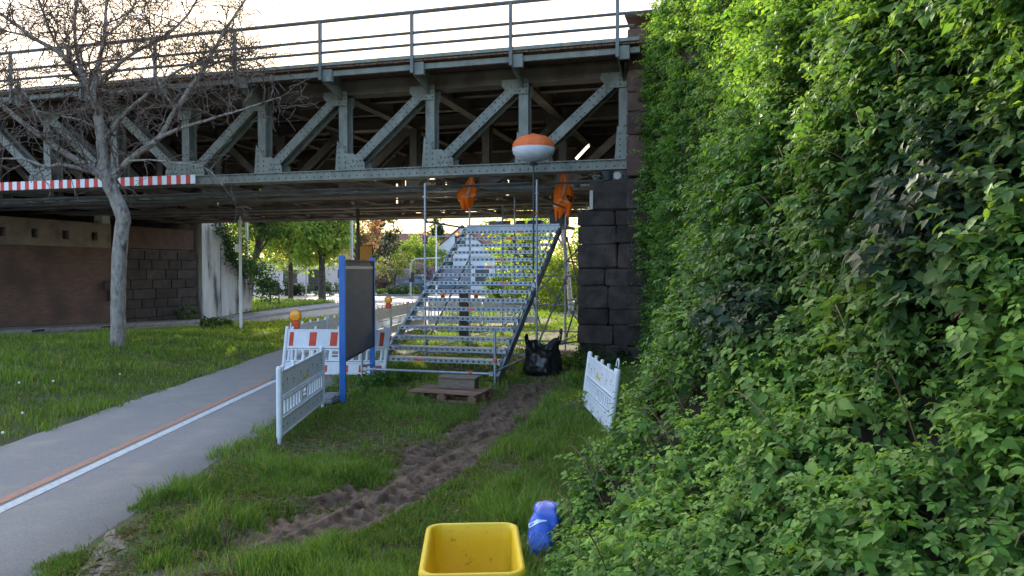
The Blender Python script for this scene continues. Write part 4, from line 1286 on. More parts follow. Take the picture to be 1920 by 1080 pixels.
# ---------------------------------------------------------------- blue plastic sack in the brambles
sk = thing('blue_sack', 'blue plastic sack with a pale curved stripe half hidden in the brambles', 'sack', (.215, 5.4, -.02), R(-14))
n = 30; m = 26
def sack_pt(k_, a, off=0.0):
    w = np.interp(k_, [0, .06, .2, .5, .8, .94, 1], [.07, .105, .118, .112, .10, .085, .03]); th = np.interp(k_, [0, .06, .25, .6, .9, 1], [.03, .09, .12, .11, .07, .015])
    wr = .010 * math.sin(6 * a + 9 * k_) + .010 * math.sin(23 * k_ + 2 * a)
    x = (w + wr + off) * math.copysign(abs(math.cos(a)) ** .7, math.cos(a)); y = (th + wr + off) * math.copysign(abs(math.sin(a)) ** .8, math.sin(a))
    return Vector((x, y + .3 * k_, .43 * k_ - .09 * k_ ** 3))
vs = [sack_pt(i / m, 2 * math.pi * q / n) for i in range(m + 1) for q in range(n)]; fs = []
for i in range(m):
    for q in range(n): fs.append((i * n + q, i * n + (q + 1) % n, (i + 1) * n + (q + 1) % n, (i + 1) * n + q))
fs.append(tuple(range(n - 1, -1, -1))); fs.append(tuple(m * n + q for q in range(n)))
MB().add(vs, fs).build('sack_body', 'sack_blue', sk, smooth=True)
vv = []; ff = []
for i in range(15):
    a = math.pi * 1.02 + (i / 14) * 1.6; kk = .40 + .26 * math.sin(i / 14 * 1.5)
    wd = .085 * math.sin((i + .6) / 15 * math.pi) + .01
    vv.append(sack_pt(kk - wd / 2, a, .004)); vv.append(sack_pt(kk + wd / 2, a, .004))
for i in range(14): ff.append((2 * i, 2 * i + 2, 2 * i + 3, 2 * i + 1))
MB().add(vv, ff).build('printed_stripe', 'sack_white', sk, smooth=True)
vv = []; ff = []
for i in range(6):
    kk = .12 + .2 * i / 5
    vv.append(sack_pt(kk, 4.6 + .05 * i, .004)); vv.append(sack_pt(kk, 4.95 + .05 * i, .004))
for i in range(5): ff.append((2 * i, 2 * i + 1, 2 * i + 3, 2 * i + 2))
MB().add(vv, ff).build('printed_block', 'case_dark', sk, smooth=True)

# ---------------------------------------------------------------- buckets on the abutment ledge
def bucket(label, px, Y, r, h):
    p = at(px, 350, Y)
    o = thing('bucket', label, 'bucket', (p.x, Y, 4.105), 0, 'buckets on the abutment ledge')
    MB().lathe([(r * .82, 0), (r, h), (r * 1.06, h), (r * 1.06, h - .03), (r * .98, h - .035)], (0, 0, 0), 18).build('body', 'bucket', o)
    MB().tube([(r * 1.02 * math.cos(a), r * 1.02 * math.sin(a) * .3 - r, h - .02 - .06 * math.sin(a)) for a in np.linspace(0, math.pi, 10)], .005, 5).build('handle', 'pole_grey', o)
    MB().lathe([(r * .9, h - .08), (0, h - .075)], (0, 0, 0), 14).build('filling', 'hole_dark', o)
bucket('dark bucket on the abutment ledge, left of two', 1139, 16.9, .13, .2)
bucket('dark bucket on the abutment ledge, next to the red stone pier', 1175, 16.85, .12, .2)
p = at(1118, 346, 16.85)
bo = thing('bowl', 'small pale grey metal bowl at the left end of the abutment ledge', 'bowl', (p.x, 16.85, 4.105))
MB().lathe([(.04, 0), (.07, .02), (.10, .07), (.105, .072), (.095, .068), (.05, .02), (0, .012)], (0, 0, 0), 16).build('shell', 'galv', bo, smooth=True)
MB().tube([(-.1, 0, .07), (-.07, -.02, .1), (0, -.02, .115), (.07, -.02, .1), (.1, 0, .07)], .008, 6).build('handle', 'galv', bo)
p = at(1157, 342, 16.75)
dk = thing('disc', 'pale round disc leaning between the two dark buckets', 'disc', (p.x, 16.7, 4.105), 0)
MB().lathe([(.02, -.008), (.085, -.008), (.085, .008), (.02, .008)], (0, .02, .085), 18, Matrix.Rotation(R(80), 3, 'X')).build('plate', 'concrete', dk)

# ---------------------------------------------------------------- bare tree on the lawn
TY = 17.6
tr = thing('bare_tree', 'leafless spreading tree on the left lawn in front of the bridge', 'tree', (0, 0, 0))
TREE_BASE = at(220, 655, TY)
tr.location = TREE_BASE
trr = random.Random(21)
def tl(px, py, dy=0.0): return at(px, py, TY + dy) - TREE_BASE
def smooth_path(pts, n=6):
    out = []
    P = [pts[0]] + list(pts) + [pts[-1]]
    for i in range(1, len(P) - 2):
        for k_ in range(n):
            t = k_ / n
            a, b, c, d = P[i - 1], P[i], P[i + 1], P[i + 2]
            out.append(.5 * ((2 * b) + (-a + c) * t + (2 * a - 5 * b + 4 * c - d) * t * t + (-a + 3 * b - 3 * c + d) * t ** 3))
    out.append(P[-2]); return out
def limb(pts, r0, r1, name='branch', mat='bark', n=9):
    sp = smooth_path(pts, 6)
    m = len(sp)
    sp = [p + Vector((trr.uniform(-1, 1), trr.uniform(-1, 1), trr.uniform(-1, 1))) * r0 * .1 for p in sp]
    rad = [r0 + (r1 - r0) * (i / (m - 1)) ** .8 for i in range(m)]
    MB().tube(sp, rad, n).build(name, mat, tr, smooth=True)
    return sp, rad
trunk_pts = [tl(219, 664), tl(221, 640), tl(222, 560), tl(224, 480), tl(229, 425), tl(231, 408), tl(222, 382), tl(209, 355), tl(203, 335)]
sp_ = smooth_path(trunk_pts, 6); m = len(sp_)
rad = list(np.interp(np.linspace(0, 1, m), [0, .06, .3, .6, .68, .8, 1], [.235, .175, .158, .165, .175, .15, .16]))
tkm = MB().tube(sp_, rad, 16)
tkm.v = [(x + (vnoise(np.array([x * 9]), np.array([y * 9]), np.array([z * 5]), 2)[0] - .5) * .035, y + (vnoise(np.array([x * 9]), np.array([y * 9]), np.array([z * 5]), 3)[0] - .5) * .035, z) for x, y, z in tkm.v]
tkm.build('trunk', 'bark', tr, smooth=True)
F = tl(204, 340)
LIMBS = [
    ([F, tl(172, 318, -.1), tl(105, 276, -.3), tl(45, 232, -.5), tl(-10, 188, -.6), tl(-70, 150, -.7)], .105, .03),
    ([tl(185, 328, -.1), tl(150, 316, -.4), tl(112, 309, -.7), tl(88, 313, -.8), tl(40, 298, -1.0), tl(-20, 300, -1.1)], .062, .02),
    ([F, tl(222, 322, -.05), tl(246, 298, -.2), tl(300, 256, -.4), tl(328, 208, -.6), tl(380, 130, -.8), tl(420, 60, -.9), tl(470, -15, -1.0)], .11, .022),
    ([F, tl(194, 300, 0), tl(188, 240, -.05), tl(180, 190, -.1), tl(172, 162, -.1)], .135, .10),
    ([tl(172, 168, -.1), tl(150, 140, -.1), tl(120, 105, -.2), tl(65, 72, -.3), tl(0, 25, -.5), tl(-60, -10, -.7)], .082, .025),
    ([tl(165, 156, -.1), tl(148, 115, 0), tl(140, 55, .1), tl(146, -15, .2), tl(150, -80, .2)], .06, .02),
    ([tl(176, 165, -.1), tl(184, 120, -.1), tl(196, 70, -.1), tl(199, 10, -.1), tl(205, -80, -.2)], .072, .02),
    ([tl(178, 162, -.1), tl(210, 130, -.3), tl(250, 100, -.5), tl(305, 70, -.7), tl(350, 30, -.8), tl(380, -20, -.8)], .06, .018),
    ([tl(292, 262, -.4), tl(335, 242, -.7), tl(400, 222, -.9), tl(455, 205, -1.0), tl(525, 182, -1.1)], .055, .013),
    ([tl(200, 258, -.1), tl(226, 222, -.3), tl(262, 188, -.5), tl(330, 135, -.8), tl(372, 118, -.9), tl(420, 104, -1.0)], .062, .015),
    ([tl(120, 105, -.2), tl(95, 60, -.3), tl(80, 20, -.4), tl(60, -30, -.5)], .04, .015),
    ([tl(65, 72, -.3), tl(30, 62, -.5), tl(-20, 55, -.6)], .03, .012),
    ([tl(105, 276, -.3), tl(80, 230, -.6), tl(50, 180, -.9), tl(20, 150, -1.0)], .035, .012),
    ([tl(240, 302, -.2), tl(280, 300, -.6), tl(330, 305, -1.0), tl(385, 315, -1.2), tl(420, 350, -1.3)], .03, .008),
    ([tl(190, 245, 0), tl(150, 225, -.5), tl(100, 215, -.8), tl(60, 205, -1.0)], .035, .01),
    ([tl(330, 205, -.6), tl(300, 160, -.7), tl(285, 100, -.8), tl(290, 40, -.9)], .03, .01),
    ([tl(380, 130, -.8), tl(430, 110, -.9), tl(470, 105, -1.0)], .022, .008),
    ([tl(196, 70, -.1), tl(230, 40, -.3), tl(262, -10, -.4)], .03, .012),
]
twv = MB()
def twig(p, d, L, r, lvl, down=0.0):
    """crooked twig with side shoots"""
    n = max(3, int(L / .13)); pts = [p]; dirs = []
    for i in range(n):
        d = (d + Vector((trr.gauss(0, .28), trr.gauss(0, .24), trr.gauss(.03 - down, .26)))).normalized()
        q = pts[-1] + d * (L / n)
        gy_ = q.y + TREE_BASE.y; s_, t_ = to_st(q.x + TREE_BASE.x, gy_)
        if t_ > -1.45: q = q - Vector((.08, .3, 0)) * .6; d.y = -abs(d.y)
        pts.append(q); dirs.append(d.copy())
    twv.tube(pts, [max(.0072, r * (1 - .6 * i / n)) for i in range(n + 1)], 4 if lvl < 2 else 3, cap=False)
    if lvl >= 3: return
    for i in range(1, n + 1):
        if trr.random() < ((.8 if lvl < 2 else .5) if p.z > 5.4 else (.6 if lvl < 2 else .4)):
            ax = Vector((trr.gauss(0, 1), trr.gauss(0, .7), trr.gauss(.1 - down, 1))).normalized()
            nd = (dirs[min(i, n) - 1] * .6 + ax * .8).normalized()
            twig(pts[i], nd, L * trr.uniform(.3, .6), max(.008, r * (1 - .5 * i / n) * .8), lvl + 1, down)
for q, (pts, r0, r1) in enumerate(LIMBS):
    spp, rd = limb(pts, r0, r1)
    for i in range(4, len(spp)):
        k_ = i / len(spp)
        for _ in range((2 if trr.random() < .4 else 1) if spp[i].z > 5.6 else (1 if trr.random() < .42 else 0)):
            d = (spp[min(i + 1, len(spp) - 1)] - spp[i - 1]).normalized()
            ax = Vector((trr.gauss(0, 1), trr.gauss(-.1, .6), trr.gauss(.15, 1))).normalized()
            twig(spp[i], (d * .5 + ax).normalized(), trr.uniform(.5, 1.35), max(.0145, rd[i] * .3), 1, .12 if trr.random() < .35 else 0)
    d = (spp[-1] - spp[-3]).normalized(); twig(spp[-1], d, 1.0, r1 * .8, 1)
print('twig faces', len(twv.f))
twv.build('twigs', 'twig', tr, kind='stuff')

# ---------------------------------------------------------------- brambles
GREENS = np.array([(.068, .155, .036), (.09, .2, .042), (.115, .245, .05), (.055, .125, .036), (.13, .26, .04), (.03, .065, .032)])
def bank_normal(y, z):
    e = .12
    a = bank_pt(y + e, z) - bank_pt(y - e, z); b = bank_pt(y, z + e) - bank_pt(y, z - e)
    n_ = np.cross(a, b); n_ = nrm(n_)
    n_ = np.where(n_[:, :1] > 0, -n_, n_)
    return n_
# shoots grow out of the bank; each carries leaf clusters that get smaller and paler towards its tip
NS, NK = 25500, 7
yy = rng.uniform(-.8, 16.6, NS * 4); zz = rng.uniform(.0, 7.3, NS * 4)
pp = bank_pt(yy, zz); dist = np.linalg.norm(pp - np.array([0, 0, CAM_H]), axis=1)
wgt = np.clip(5.5 / dist, .33, 2.2) ** 1.5
keep = rng.uniform(0, 1, len(yy)) < wgt / wgt.max() * 1.5
thin = fbm(yy * 1.1, zz * 1.1, 0, 55)
keep &= (thin > .34) | (rng.uniform(0, 1, len(yy)) < .3)
sel_ = np.where(keep)[0][:NS]
yy, zz, dist = yy[sel_], zz[sel_], dist[sel_]
ns_ = len(yy)
nb = bank_normal(yy, zz)
clump = fbm(yy * 1.9, zz * 1.9, 0, 66)
thick = (.05 + .45 * np.clip(clump - .2, 0, 1)) * sm(zz, 0, .6) + .03
sb_ = bank_pt(yy, zz) + nb * (rng.beta(1.6, 1.6, ns_) * thick)[:, None]
sdir = nrm(nb * .55 + np.array([0, 0, .7]) + rng.normal(size=(ns_, 3)) * .4)
slen = rng.uniform(.09, .25, ns_) * np.clip(.55 + dist * .07, .6, 1.3) * sm(zz, -.2, .5)
out = rng.uniform(0, 1, ns_) < .05
slen[out] *= 1.7
vig = np.clip((fbm(yy * .8, zz * .8, 0, 91) - .25) * 2.4, .12, 1) * rng.uniform(.25, 1.15, ns_)
rep = lambda a: np.repeat(a, NK, 0)
kk = np.tile(np.linspace(.0, 1, NK), ns_)
n0 = ns_ * NK
yy, zz, dist, nb, out, vig, slen_, sdir_ = rep(yy), rep(zz), rep(dist), rep(nb), rep(out), rep(vig), rep(slen), rep(sdir)
droop = np.array([0, 0, -1]) * (kk ** 2 * slen_ * .25)[:, None] + nb * (kk ** 2 * slen_ * .2)[:, None]
pos = rep(sb_) + sdir_ * (kk * slen_)[:, None] + droop + rng.normal(size=(n0, 3)) * (.028 * (1.15 - kk))[:, None]
pos[:, 2] = np.maximum(pos[:, 2], .03)
cn = nrm(nb * .35 + np.array([0, 0, .8]) + sdir_ * .3 + rng.normal(size=(n0, 3)) * .33)
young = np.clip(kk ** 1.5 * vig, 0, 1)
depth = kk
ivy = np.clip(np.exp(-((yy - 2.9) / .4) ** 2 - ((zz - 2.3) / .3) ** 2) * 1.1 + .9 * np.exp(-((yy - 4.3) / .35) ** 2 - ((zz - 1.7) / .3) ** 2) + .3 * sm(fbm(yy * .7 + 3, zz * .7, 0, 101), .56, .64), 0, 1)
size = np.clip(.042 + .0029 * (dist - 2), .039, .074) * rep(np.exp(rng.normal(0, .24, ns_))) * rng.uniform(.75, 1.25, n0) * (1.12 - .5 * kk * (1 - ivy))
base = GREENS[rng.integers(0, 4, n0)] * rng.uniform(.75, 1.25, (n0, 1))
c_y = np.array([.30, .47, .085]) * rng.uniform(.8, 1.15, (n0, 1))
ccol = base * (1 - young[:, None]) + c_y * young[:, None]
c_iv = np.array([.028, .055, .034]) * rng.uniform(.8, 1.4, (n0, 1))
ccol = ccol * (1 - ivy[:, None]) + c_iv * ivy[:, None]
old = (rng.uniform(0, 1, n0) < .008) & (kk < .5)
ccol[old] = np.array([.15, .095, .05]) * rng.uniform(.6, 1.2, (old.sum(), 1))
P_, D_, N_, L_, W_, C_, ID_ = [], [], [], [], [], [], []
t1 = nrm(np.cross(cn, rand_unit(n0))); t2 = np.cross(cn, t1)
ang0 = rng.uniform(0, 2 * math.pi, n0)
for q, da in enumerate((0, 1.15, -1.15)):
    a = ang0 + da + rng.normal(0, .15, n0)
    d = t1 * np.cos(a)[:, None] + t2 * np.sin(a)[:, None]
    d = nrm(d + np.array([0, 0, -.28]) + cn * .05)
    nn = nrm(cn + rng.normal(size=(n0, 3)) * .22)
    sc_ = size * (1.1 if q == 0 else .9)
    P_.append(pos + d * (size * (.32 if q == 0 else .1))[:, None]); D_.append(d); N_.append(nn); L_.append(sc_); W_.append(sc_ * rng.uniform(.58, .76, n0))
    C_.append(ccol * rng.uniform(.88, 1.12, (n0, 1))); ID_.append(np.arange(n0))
P_ = np.concatenate(P_); D_ = np.concatenate(D_); N_ = np.concatenate(N_); L_ = np.concatenate(L_); W_ = np.concatenate(W_); C_ = np.concatenate(C_); ID_ = np.concatenate(ID_)
br = thing('bramble_thicket', 'dense green bramble thicket with ivy covering the embankment on the right', 'brambles', (2, 6, 0))
BR0 = np.array([2.0, 6.0, 0])
# the 300 leaves that show largest become single leaves
vis = (P_[:, 0] / np.maximum(P_[:, 1], .1) < .66) & (P_[:, 1] > 1.0) & ((P_[:, 2] - CAM_H) / np.maximum(P_[:, 1], .1) > -.385)
surf = depth[ID_] + .5 * out[ID_]
dd = np.linalg.norm(P_ - np.array([0, 0, CAM_H]), axis=1)
score = np.where(vis & (surf > .66), L_ / dd, 0)
single = np.argsort(-score)[:300]
mask = np.ones(len(P_), bool); mask[single] = False
kq = kk[ID_]
inv = (P_[:, 1] > .9) & (P_[:, 0] / np.maximum(P_[:, 1], .1) < .85) & (np.abs(P_[:, 2] - CAM_H) / np.maximum(P_[:, 1], .1) < .5)
near = mask & inv & (dd < 2.85) & (kq > .55); mid_ = mask & inv & ~near & ((dd < 3.3) | ((dd < 4.6) & (kq > .45))); far = mask & ~near & ~mid_
print('leaves', near.sum(), mid_.sum(), far.sum())
vs_, fs_, cs_ = [], [], []; off = 0
for sel, tpl in ((near, LEAF_HI), (mid_, LEAF_MID), (far, LEAF_LO)):
    v_, f_, k_ = leaf_geo(P_[sel] - BR0, D_[sel], N_[sel], L_[sel], W_[sel], tpl)
    vs_.append(v_); fs_.append(f_ + off); off += len(v_); cs_.append(np.repeat(C_[sel], k_, 0))
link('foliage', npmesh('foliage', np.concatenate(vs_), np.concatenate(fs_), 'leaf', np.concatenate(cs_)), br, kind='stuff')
lm = []
for q in range(6):
    tp = LEAF_HI[0].copy(); tp[:, 2] += rng.normal(0, .012, len(tp)); tp[:, 1] *= rng.uniform(.95, 1.05)
    me = npmesh('leaf', tp, LEAF_HI[1], 'leaf_obj'); lm.append(me)
for q, i in enumerate(single):
    o = link('leaf', lm[q % 6], br)
    d = Vector(D_[i]).normalized(); nn = Vector(N_[i]); nn = (nn - d * nn.dot(d)).normalized(); b_ = nn.cross(d)
    M = Matrix((d * L_[i], b_ * W_[i], nn * L_[i])).transposed().to_4x4(); M.translation = Vector(P_[i] - BR0)
    o.matrix_basis = M
    o.color = (*[float(c) for c in C_[i]], 1)
# canes
cm = MB()
crr = random.Random(3)
for q in range(420):
    y_ = crr.uniform(.5, 15.5); z_ = crr.uniform(.1, 6.2)
    p = Vector(bank_pt(np.array([y_]), np.array([z_]))[0]); nn = Vector(bank_normal(np.array([y_]), np.array([z_]))[0])
    L = crr.uniform(.4, 1.1); pts = []
    sd = crr.uniform(-.6, .6)
    for k_ in np.linspace(0, 1, 9):
        pts.append(p + nn * (.05 + .5 * k_ * (1 - .45 * k_)) * L + Vector((0, sd * k_ * L, (.75 * k_ - .65 * k_ * k_) * L)) - Vector(BR0))
    cm.tube(pts, list(np.linspace(.0045, .002, 9)), 4, cap=False)
cm.build('canes', 'cane', br, kind='stuff')

# ---------------------------------------------------------------- grass
def blades(x, y, z, h, w, col, lean=.5):
    n_ = len(x); a = rng.uniform(0, 2 * math.pi, n_); la = rng.uniform(0, 2 * math.pi, n_)
    lx = np.cos(la) * lean * h * rng.uniform(.1, 1.2, n_); ly = np.sin(la) * lean * h * rng.uniform(.1, 1.2, n_)
    wx = np.cos(a) * w / 2; wy = np.sin(a) * w / 2
    B = np.stack([x, y, z], -1)
    v_ = np.stack([B + np.stack([-wx, -wy, 0 * wx - .01], -1), B + np.stack([wx, wy, 0 * wx - .01], -1),
                   B + np.stack([-wx * .75 + lx * .38, -wy * .75 + ly * .38, h * .6], -1), B + np.stack([wx * .75 + lx * .38, wy * .75 + ly * .38, h * .6], -1),
                   B + np.stack([lx, ly, h * rng.uniform(.8, 1.0, n_)], -1)], 1)
    f_ = np.array([[0, 1, 3], [0, 3, 2], [2, 3, 4]])
    f_ = (f_[None] + (np.arange(n_) * 5)[:, None, None]).reshape(-1, 3)
    return v_.reshape(-1, 3), f_, np.repeat(col, 5, 0)
def gcol(n_, patch):
    g = np.array([(.10, .18, .03), (.13, .22, .036), (.17, .27, .045), (.08, .145, .032), (.28, .25, .12)])
    c = g[rng.choice(5, n_, p=[.28, .28, .2, .15, .09])] * rng.uniform(.75, 1.25, (n_, 1))
    return c * (.7 + .6 * patch[:, None])
# verge right of the path
n_ = 370000
x = rng.uniform(PX1 - .12, 3.0, n_); y = 4.2 + (17.5 - 4.2) * rng.beta(1.0, 1.9, n_)
x2 = rng.uniform(PX1 - .1, -.6, 60000); y2 = rng.uniform(4.4, 8.0, 60000); x = np.r_[x, x2]; y = np.r_[y, y2]; n_ = len(x)
dm = dist_poly(x, y, TRX, TRY); df = dist_poly(x, y, fx, fy)
pat = fbm(x * 1.3, y * 1.3, 0, 200); fine = fbm(x * 4, y * 4, 0, 201)
dens = np.clip(.35 + 2.2 * (fine - .38), .12, 1)
dens = dens * (.09 + .91 * sm(dm + (fine - .5) * .6, .22, .5))
dens = dens * (1 - .55 * (1 - sm(df + (pat - .5) * .7, .2, .62)))
dens *= np.clip(((x - (PX1 - .1)) + (fine - .45) * .55) * 4, 0, 1)
dens *= 1 - .8 * ((np.abs(x + 2.98 + .22 * (y - 5.5)) + (fine - .5) * .3 < .21) & (y < 6.3))
dens *= x < foot_x(y) + .35
scuff = sm(fbm(x * .9 + 7, y * .9, 0, 240), .42, .54)
dens *= np.where((x < .1) & (y > 6.8), .22 + .78 * scuff, 1)
tuft = sm(pat, .5, .66)
# trampled, sparse ground in front of the stair and under the sign
dens *= 1 - .45 * sm(y, 9.5, 11.5) * (x < 0) * (1 - tuft)
k_ = rng.uniform(0, 1, n_) < dens
x, y, tuft, pat = x[k_], y[k_], tuft[k_], pat[k_]
h = (.055 + .10 * tuft + .05 * sm(x, -.6, .6)) * rng.uniform(.5, 1.35, len(x)); w = np.clip(.0035 + .00062 * y, .005, .013) * rng.uniform(.7, 1.3, len(x))
gv, gf, gc = blades(x, y, G(x, y), h, w, gcol(len(x), pat), .75)
go = link('verge_grass', npmesh('verge_grass', gv, gf, 'grass', gc)); go['kind'] = 'stuff'; go['label'] = 'short green grass on the verge between path and brambles'; go['category'] = 'grass'
# dry stalks and clippings lying on the verge
n_ = 26000
x = rng.uniform(PX1 + .12, 2.2, n_); y = 4.3 + 10 * rng.beta(1.0, 1.7, n_); k_ = (x < foot_x(y) + .2) & (dist_poly(x, y, TRX, TRY) > .2)
x, y = x[k_], y[k_]; a = rng.uniform(0, 2 * math.pi, len(x))
P3 = np.stack([x, y, G(x, y) + rng.uniform(.004, .03, len(x))], -1); D3 = np.stack([np.cos(a), np.sin(a), rng.normal(0, .12, len(x))], -1)
lv, lf, lk = leaf_geo(P3, D3, np.tile(np.array([[0, 0, 1.0]]), (len(x), 1)) + rng.normal(0, .2, (len(x), 3)), rng.uniform(.03, .10, len(x)), np.full(len(x), .005), LEAF_LO)
lc = np.array([(.24, .19, .10), (.17, .13, .075), (.30, .25, .15), (.12, .14, .05)])[rng.integers(0, 4, len(x))] * rng.uniform(.7, 1.2, (len(x), 1))
so = link('dry_stalks', npmesh('dry_stalks', lv, lf, 'grass', np.repeat(lc, lk, 0))); so['kind'] = 'stuff'; so['label'] = 'dry stalks and clippings lying in the verge grass'; so['category'] = 'stalks'
# lawn left of the path and grass under and beyond the bridge
n_ = 240000
x = rng.uniform(-19, PX0 + .1, n_); y = 6.2 + 31 * rng.beta(.9, 1.7, n_)
s_, t_ = to_st(x, y)
pat = fbm(x * .8, y * .8, 0, 210); fine = fbm(x * 3, y * 3, 0, 211)
vis = (np.abs(x / y) < 1.15) & (s_ > -17.05) & (t_ < 27)
dens = np.clip(.45 + 2 * (fine - .36), .2, 1) * np.clip(((PX0 + .06) - x + (fine - .45) * .4) * 5, 0, 1)
k_ = vis & (rng.uniform(0, 1, n_) < dens)
x, y, pat = x[k_], y[k_], pat[k_]
h = (.06 + .10 * sm(pat, .42, .68)) * rng.uniform(.5, 1.3, len(x)); w = np.clip(.0035 + .0008 * y, .006, .026) * rng.uniform(.7, 1.3, len(x))
c = gcol(len(x), pat) * np.array([1.05, 1.0, .9])
gv, gf, gc = blades(x, y, G(x, y), h, w, c, .6)
go = link('lawn_grass', npmesh('lawn_grass', gv, gf, 'grass', gc)); go['kind'] = 'stuff'; go['label'] = 'green lawn grass around the bare tree left of the path'; go['category'] = 'grass'
# grass under and behind the stair
n_ = 60000
x = rng.uniform(PX1, 6, n_); y = rng.uniform(15.5, 44, n_); s_, t_ = to_st(x, y)
pat = fbm(x * .8, y * .8, 0, 220)
k_ = (s_ < -1.05) & (t_ < 27.3) & (rng.uniform(0, 1, n_) < np.clip((pat - .36) * 4, .08, 1)) & ~((x > -.4) & (y < 21) & (pat < .5))
x, y, pat = x[k_], y[k_], pat[k_]
h = (.07 + .1 * pat) * rng.uniform(.5, 1.3, len(x)); w = np.clip(.0009 * y, .012, .035)
gv, gf, gc = blades(x, y, G(x, y), h, w, gcol(len(x), pat), .6)
go = link('rough_grass', npmesh('rough_grass', gv, gf, 'grass', gc)); go['kind'] = 'stuff'; go['label'] = 'rough sunlit grass behind the scaffold stair under the bridge'; go['category'] = 'grass'
# far verge beyond the wing wall
n_ = 22000
s_ = rng.uniform(-36, -22.5, n_); t_ = rng.uniform(14.5, 28, n_)
x = O[0] + s_ * U[0] + t_ * V[0]; y = O[1] + s_ * U[1] + t_ * V[1]; pat = fbm(x * .5, y * .5, 0, 230)
h = (.12 + .2 * pat) * rng.uniform(.5, 1.3, n_); w = np.full(n_, .04)
c = gcol(n_, pat) * 1.15; fl = rng.uniform(0, 1, n_) < .03; c[fl] = (.6, .6, .52)
gv, gf, gc = blades(x, y, G(x, y), h, w, c, .5)
go = link('meadow_grass', npmesh('meadow_grass', gv, gf, 'grass', gc)); go['kind'] = 'stuff'; go['label'] = 'sunny flowering meadow strip beyond the far pavement'; go['category'] = 'grass'

# dandelion clocks in the lawn
dspots = [(100, 715), (225, 702), (42, 775), (36, 718), (5, 812)]
for q, (px, py) in enumerate(dspots):
    Y = 10.0
    for _ in range(12):
        pnt = at(px, py, Y); zg = float(G(np.array([pnt.x]), np.array([Y]))[0]) + .17
        Y *= (CAM_H - zg) / max(.05, (CAM_H - pnt.z))
    pnt = at(px, py, Y)
    o = thing('dandelion', 'white dandelion seed head in the left lawn, ' + ['second from the bare tree', 'nearest the bare tree', 'second lowest, near the path edge', 'beside the picture edge, upper one', 'lowest, beside the path edge'][q], 'dandelion', (pnt.x, Y, pnt.z - .17), 0, 'dandelion clocks in the lawn')
    MB().tube([(0, 0, 0), (.01, 0, .1), (0, 0, .17)], .003, 4).build('stem', 'cane', o)
    r = .018
    MB().lathe([(.006, -r), (r * .8, -r * .6), (r, 0), (r * .8, r * .6), (.006, r)], (0, 0, .175), 8).build('seed_head', 'petal_white', o)

# ---------------------------------------------------------------- trees and shrubs beyond the bridge
def foliage(name, parent, centers, radii, n_, size, cols, seed, flat=.0, down=.0):
    r_ = np.random.default_rng(seed)
    ci = r_.integers(0, len(centers), n_)
    p = np.asarray(centers)[ci] + r_.normal(size=(n_, 3)) * np.asarray(radii)[ci][:, None] * np.array([.55, .55, .45])
    nn = nrm(r_.normal(size=(n_, 3)) + np.array([0, 0, .5])); d = nrm(r_.normal(size=(n_, 3)) + np.array([0, 0, -down]))
    L = size * r_.uniform(.7, 1.3, n_)
    v_, f_, k_ = leaf_geo(p, d, nn, L, L * .75, LEAF_LO)
    cols = np.asarray(cols); cc = cols[r_.integers(0, len(cols), len(centers))][ci] * r_.uniform(.7, 1.25, (n_, 1))
    return link(name, npmesh(name, v_, f_, 'leaf', np.repeat(cc, k_, 0)), parent)
def tree(name, label, base, h, cz, cr, n_, size, cols, seed, tr_r=.16, bark='bark_dark', nclump=46, lean=(0, 0), group=None, shape='round', trunk_top=None):
    rr = random.Random(seed)
    o = thing(name, label, 'tree', base, 0, group)
    top = Vector((lean[0], lean[1], cz)); tt_ = trunk_top or cz
    pts = [Vector((0, 0, -.2)), Vector((lean[0] * .25, lean[1] * .25, tt_ * .35)), Vector((lean[0] * .6, lean[1] * .6, tt_ * .7)), Vector((lean[0], lean[1], tt_))]
    MB().tube(smooth_path(pts, 4), list(np.linspace(tr_r, tr_r * .45, 13)), 8).build('trunk', bark, o, smooth=True)
    cs, rs = [], []
    for q in range(nclump):
        while True:
            v = Vector((rr.uniform(-1, 1), rr.uniform(-1, 1), rr.uniform(-1, 1)))
            if v.length <= 1: break
        if shape == 'cone':
            k_ = rr.random() ** 1.3
            a = rr.uniform(0, 6.28); rad_ = cr[0] * (1 - k_) * rr.uniform(.5, 1)
            c = Vector((math.cos(a) * rad_, math.sin(a) * rad_, h * .12 + (h * .9) * k_)); r_ = .45 + .5 * (1 - k_)
        else:
            v = v * (.55 + .45 * v.length)
            c = Vector((v.x * cr[0], v.y * cr[1], v.z * cr[2])) + top; r_ = rr.uniform(.35, .75) * min(cr) * .5
        cs.append(tuple(c)); rs.append(r_)
    bm_ = MB()
    for q in range(0, nclump, 3):
        c = Vector(cs[q]); st_ = Vector((lean[0] * .5, lean[1] * .5, tt_ * rr.uniform(.45, .8))) if shape != 'cone' else Vector((0, 0, c.z + .2))
        mid = (c + st_) / 2 + Vector((rr.uniform(-.2, .2), rr.uniform(-.2, .2), rr.uniform(0, .4)))
        bm_.tube([st_, mid, c], [tr_r * .4, tr_r * .22, .015], 5, cap=False)
    bm_.build('limbs', bark, o, kind='stuff')
    foliage('crown', o, cs, rs, n_, size, cols, seed)
    return o
YG = [(.21, .31, .06), (.26, .34, .07), (.16, .25, .05), (.29, .33, .09)]
DG = [(.03, .06, .025), (.04, .075, .03), (.025, .045, .022)]
RD = [(.2, .11, .085), (.26, .15, .11), (.17, .12, .08)]
LIL = [(.33, .22, .3), (.3, .2, .26), (.12, .16, .06)]
OL = [(.16, .19, .07), (.2, .21, .09), (.12, .15, .05)]
def gz(x, y): return float(G(np.array([x]), np.array([y]))[0])
def spot(px, py, Y):
    p = at(px, py, Y); return (p.x, Y, gz(p.x, Y))
GT = 'spring trees beyond the bridge'
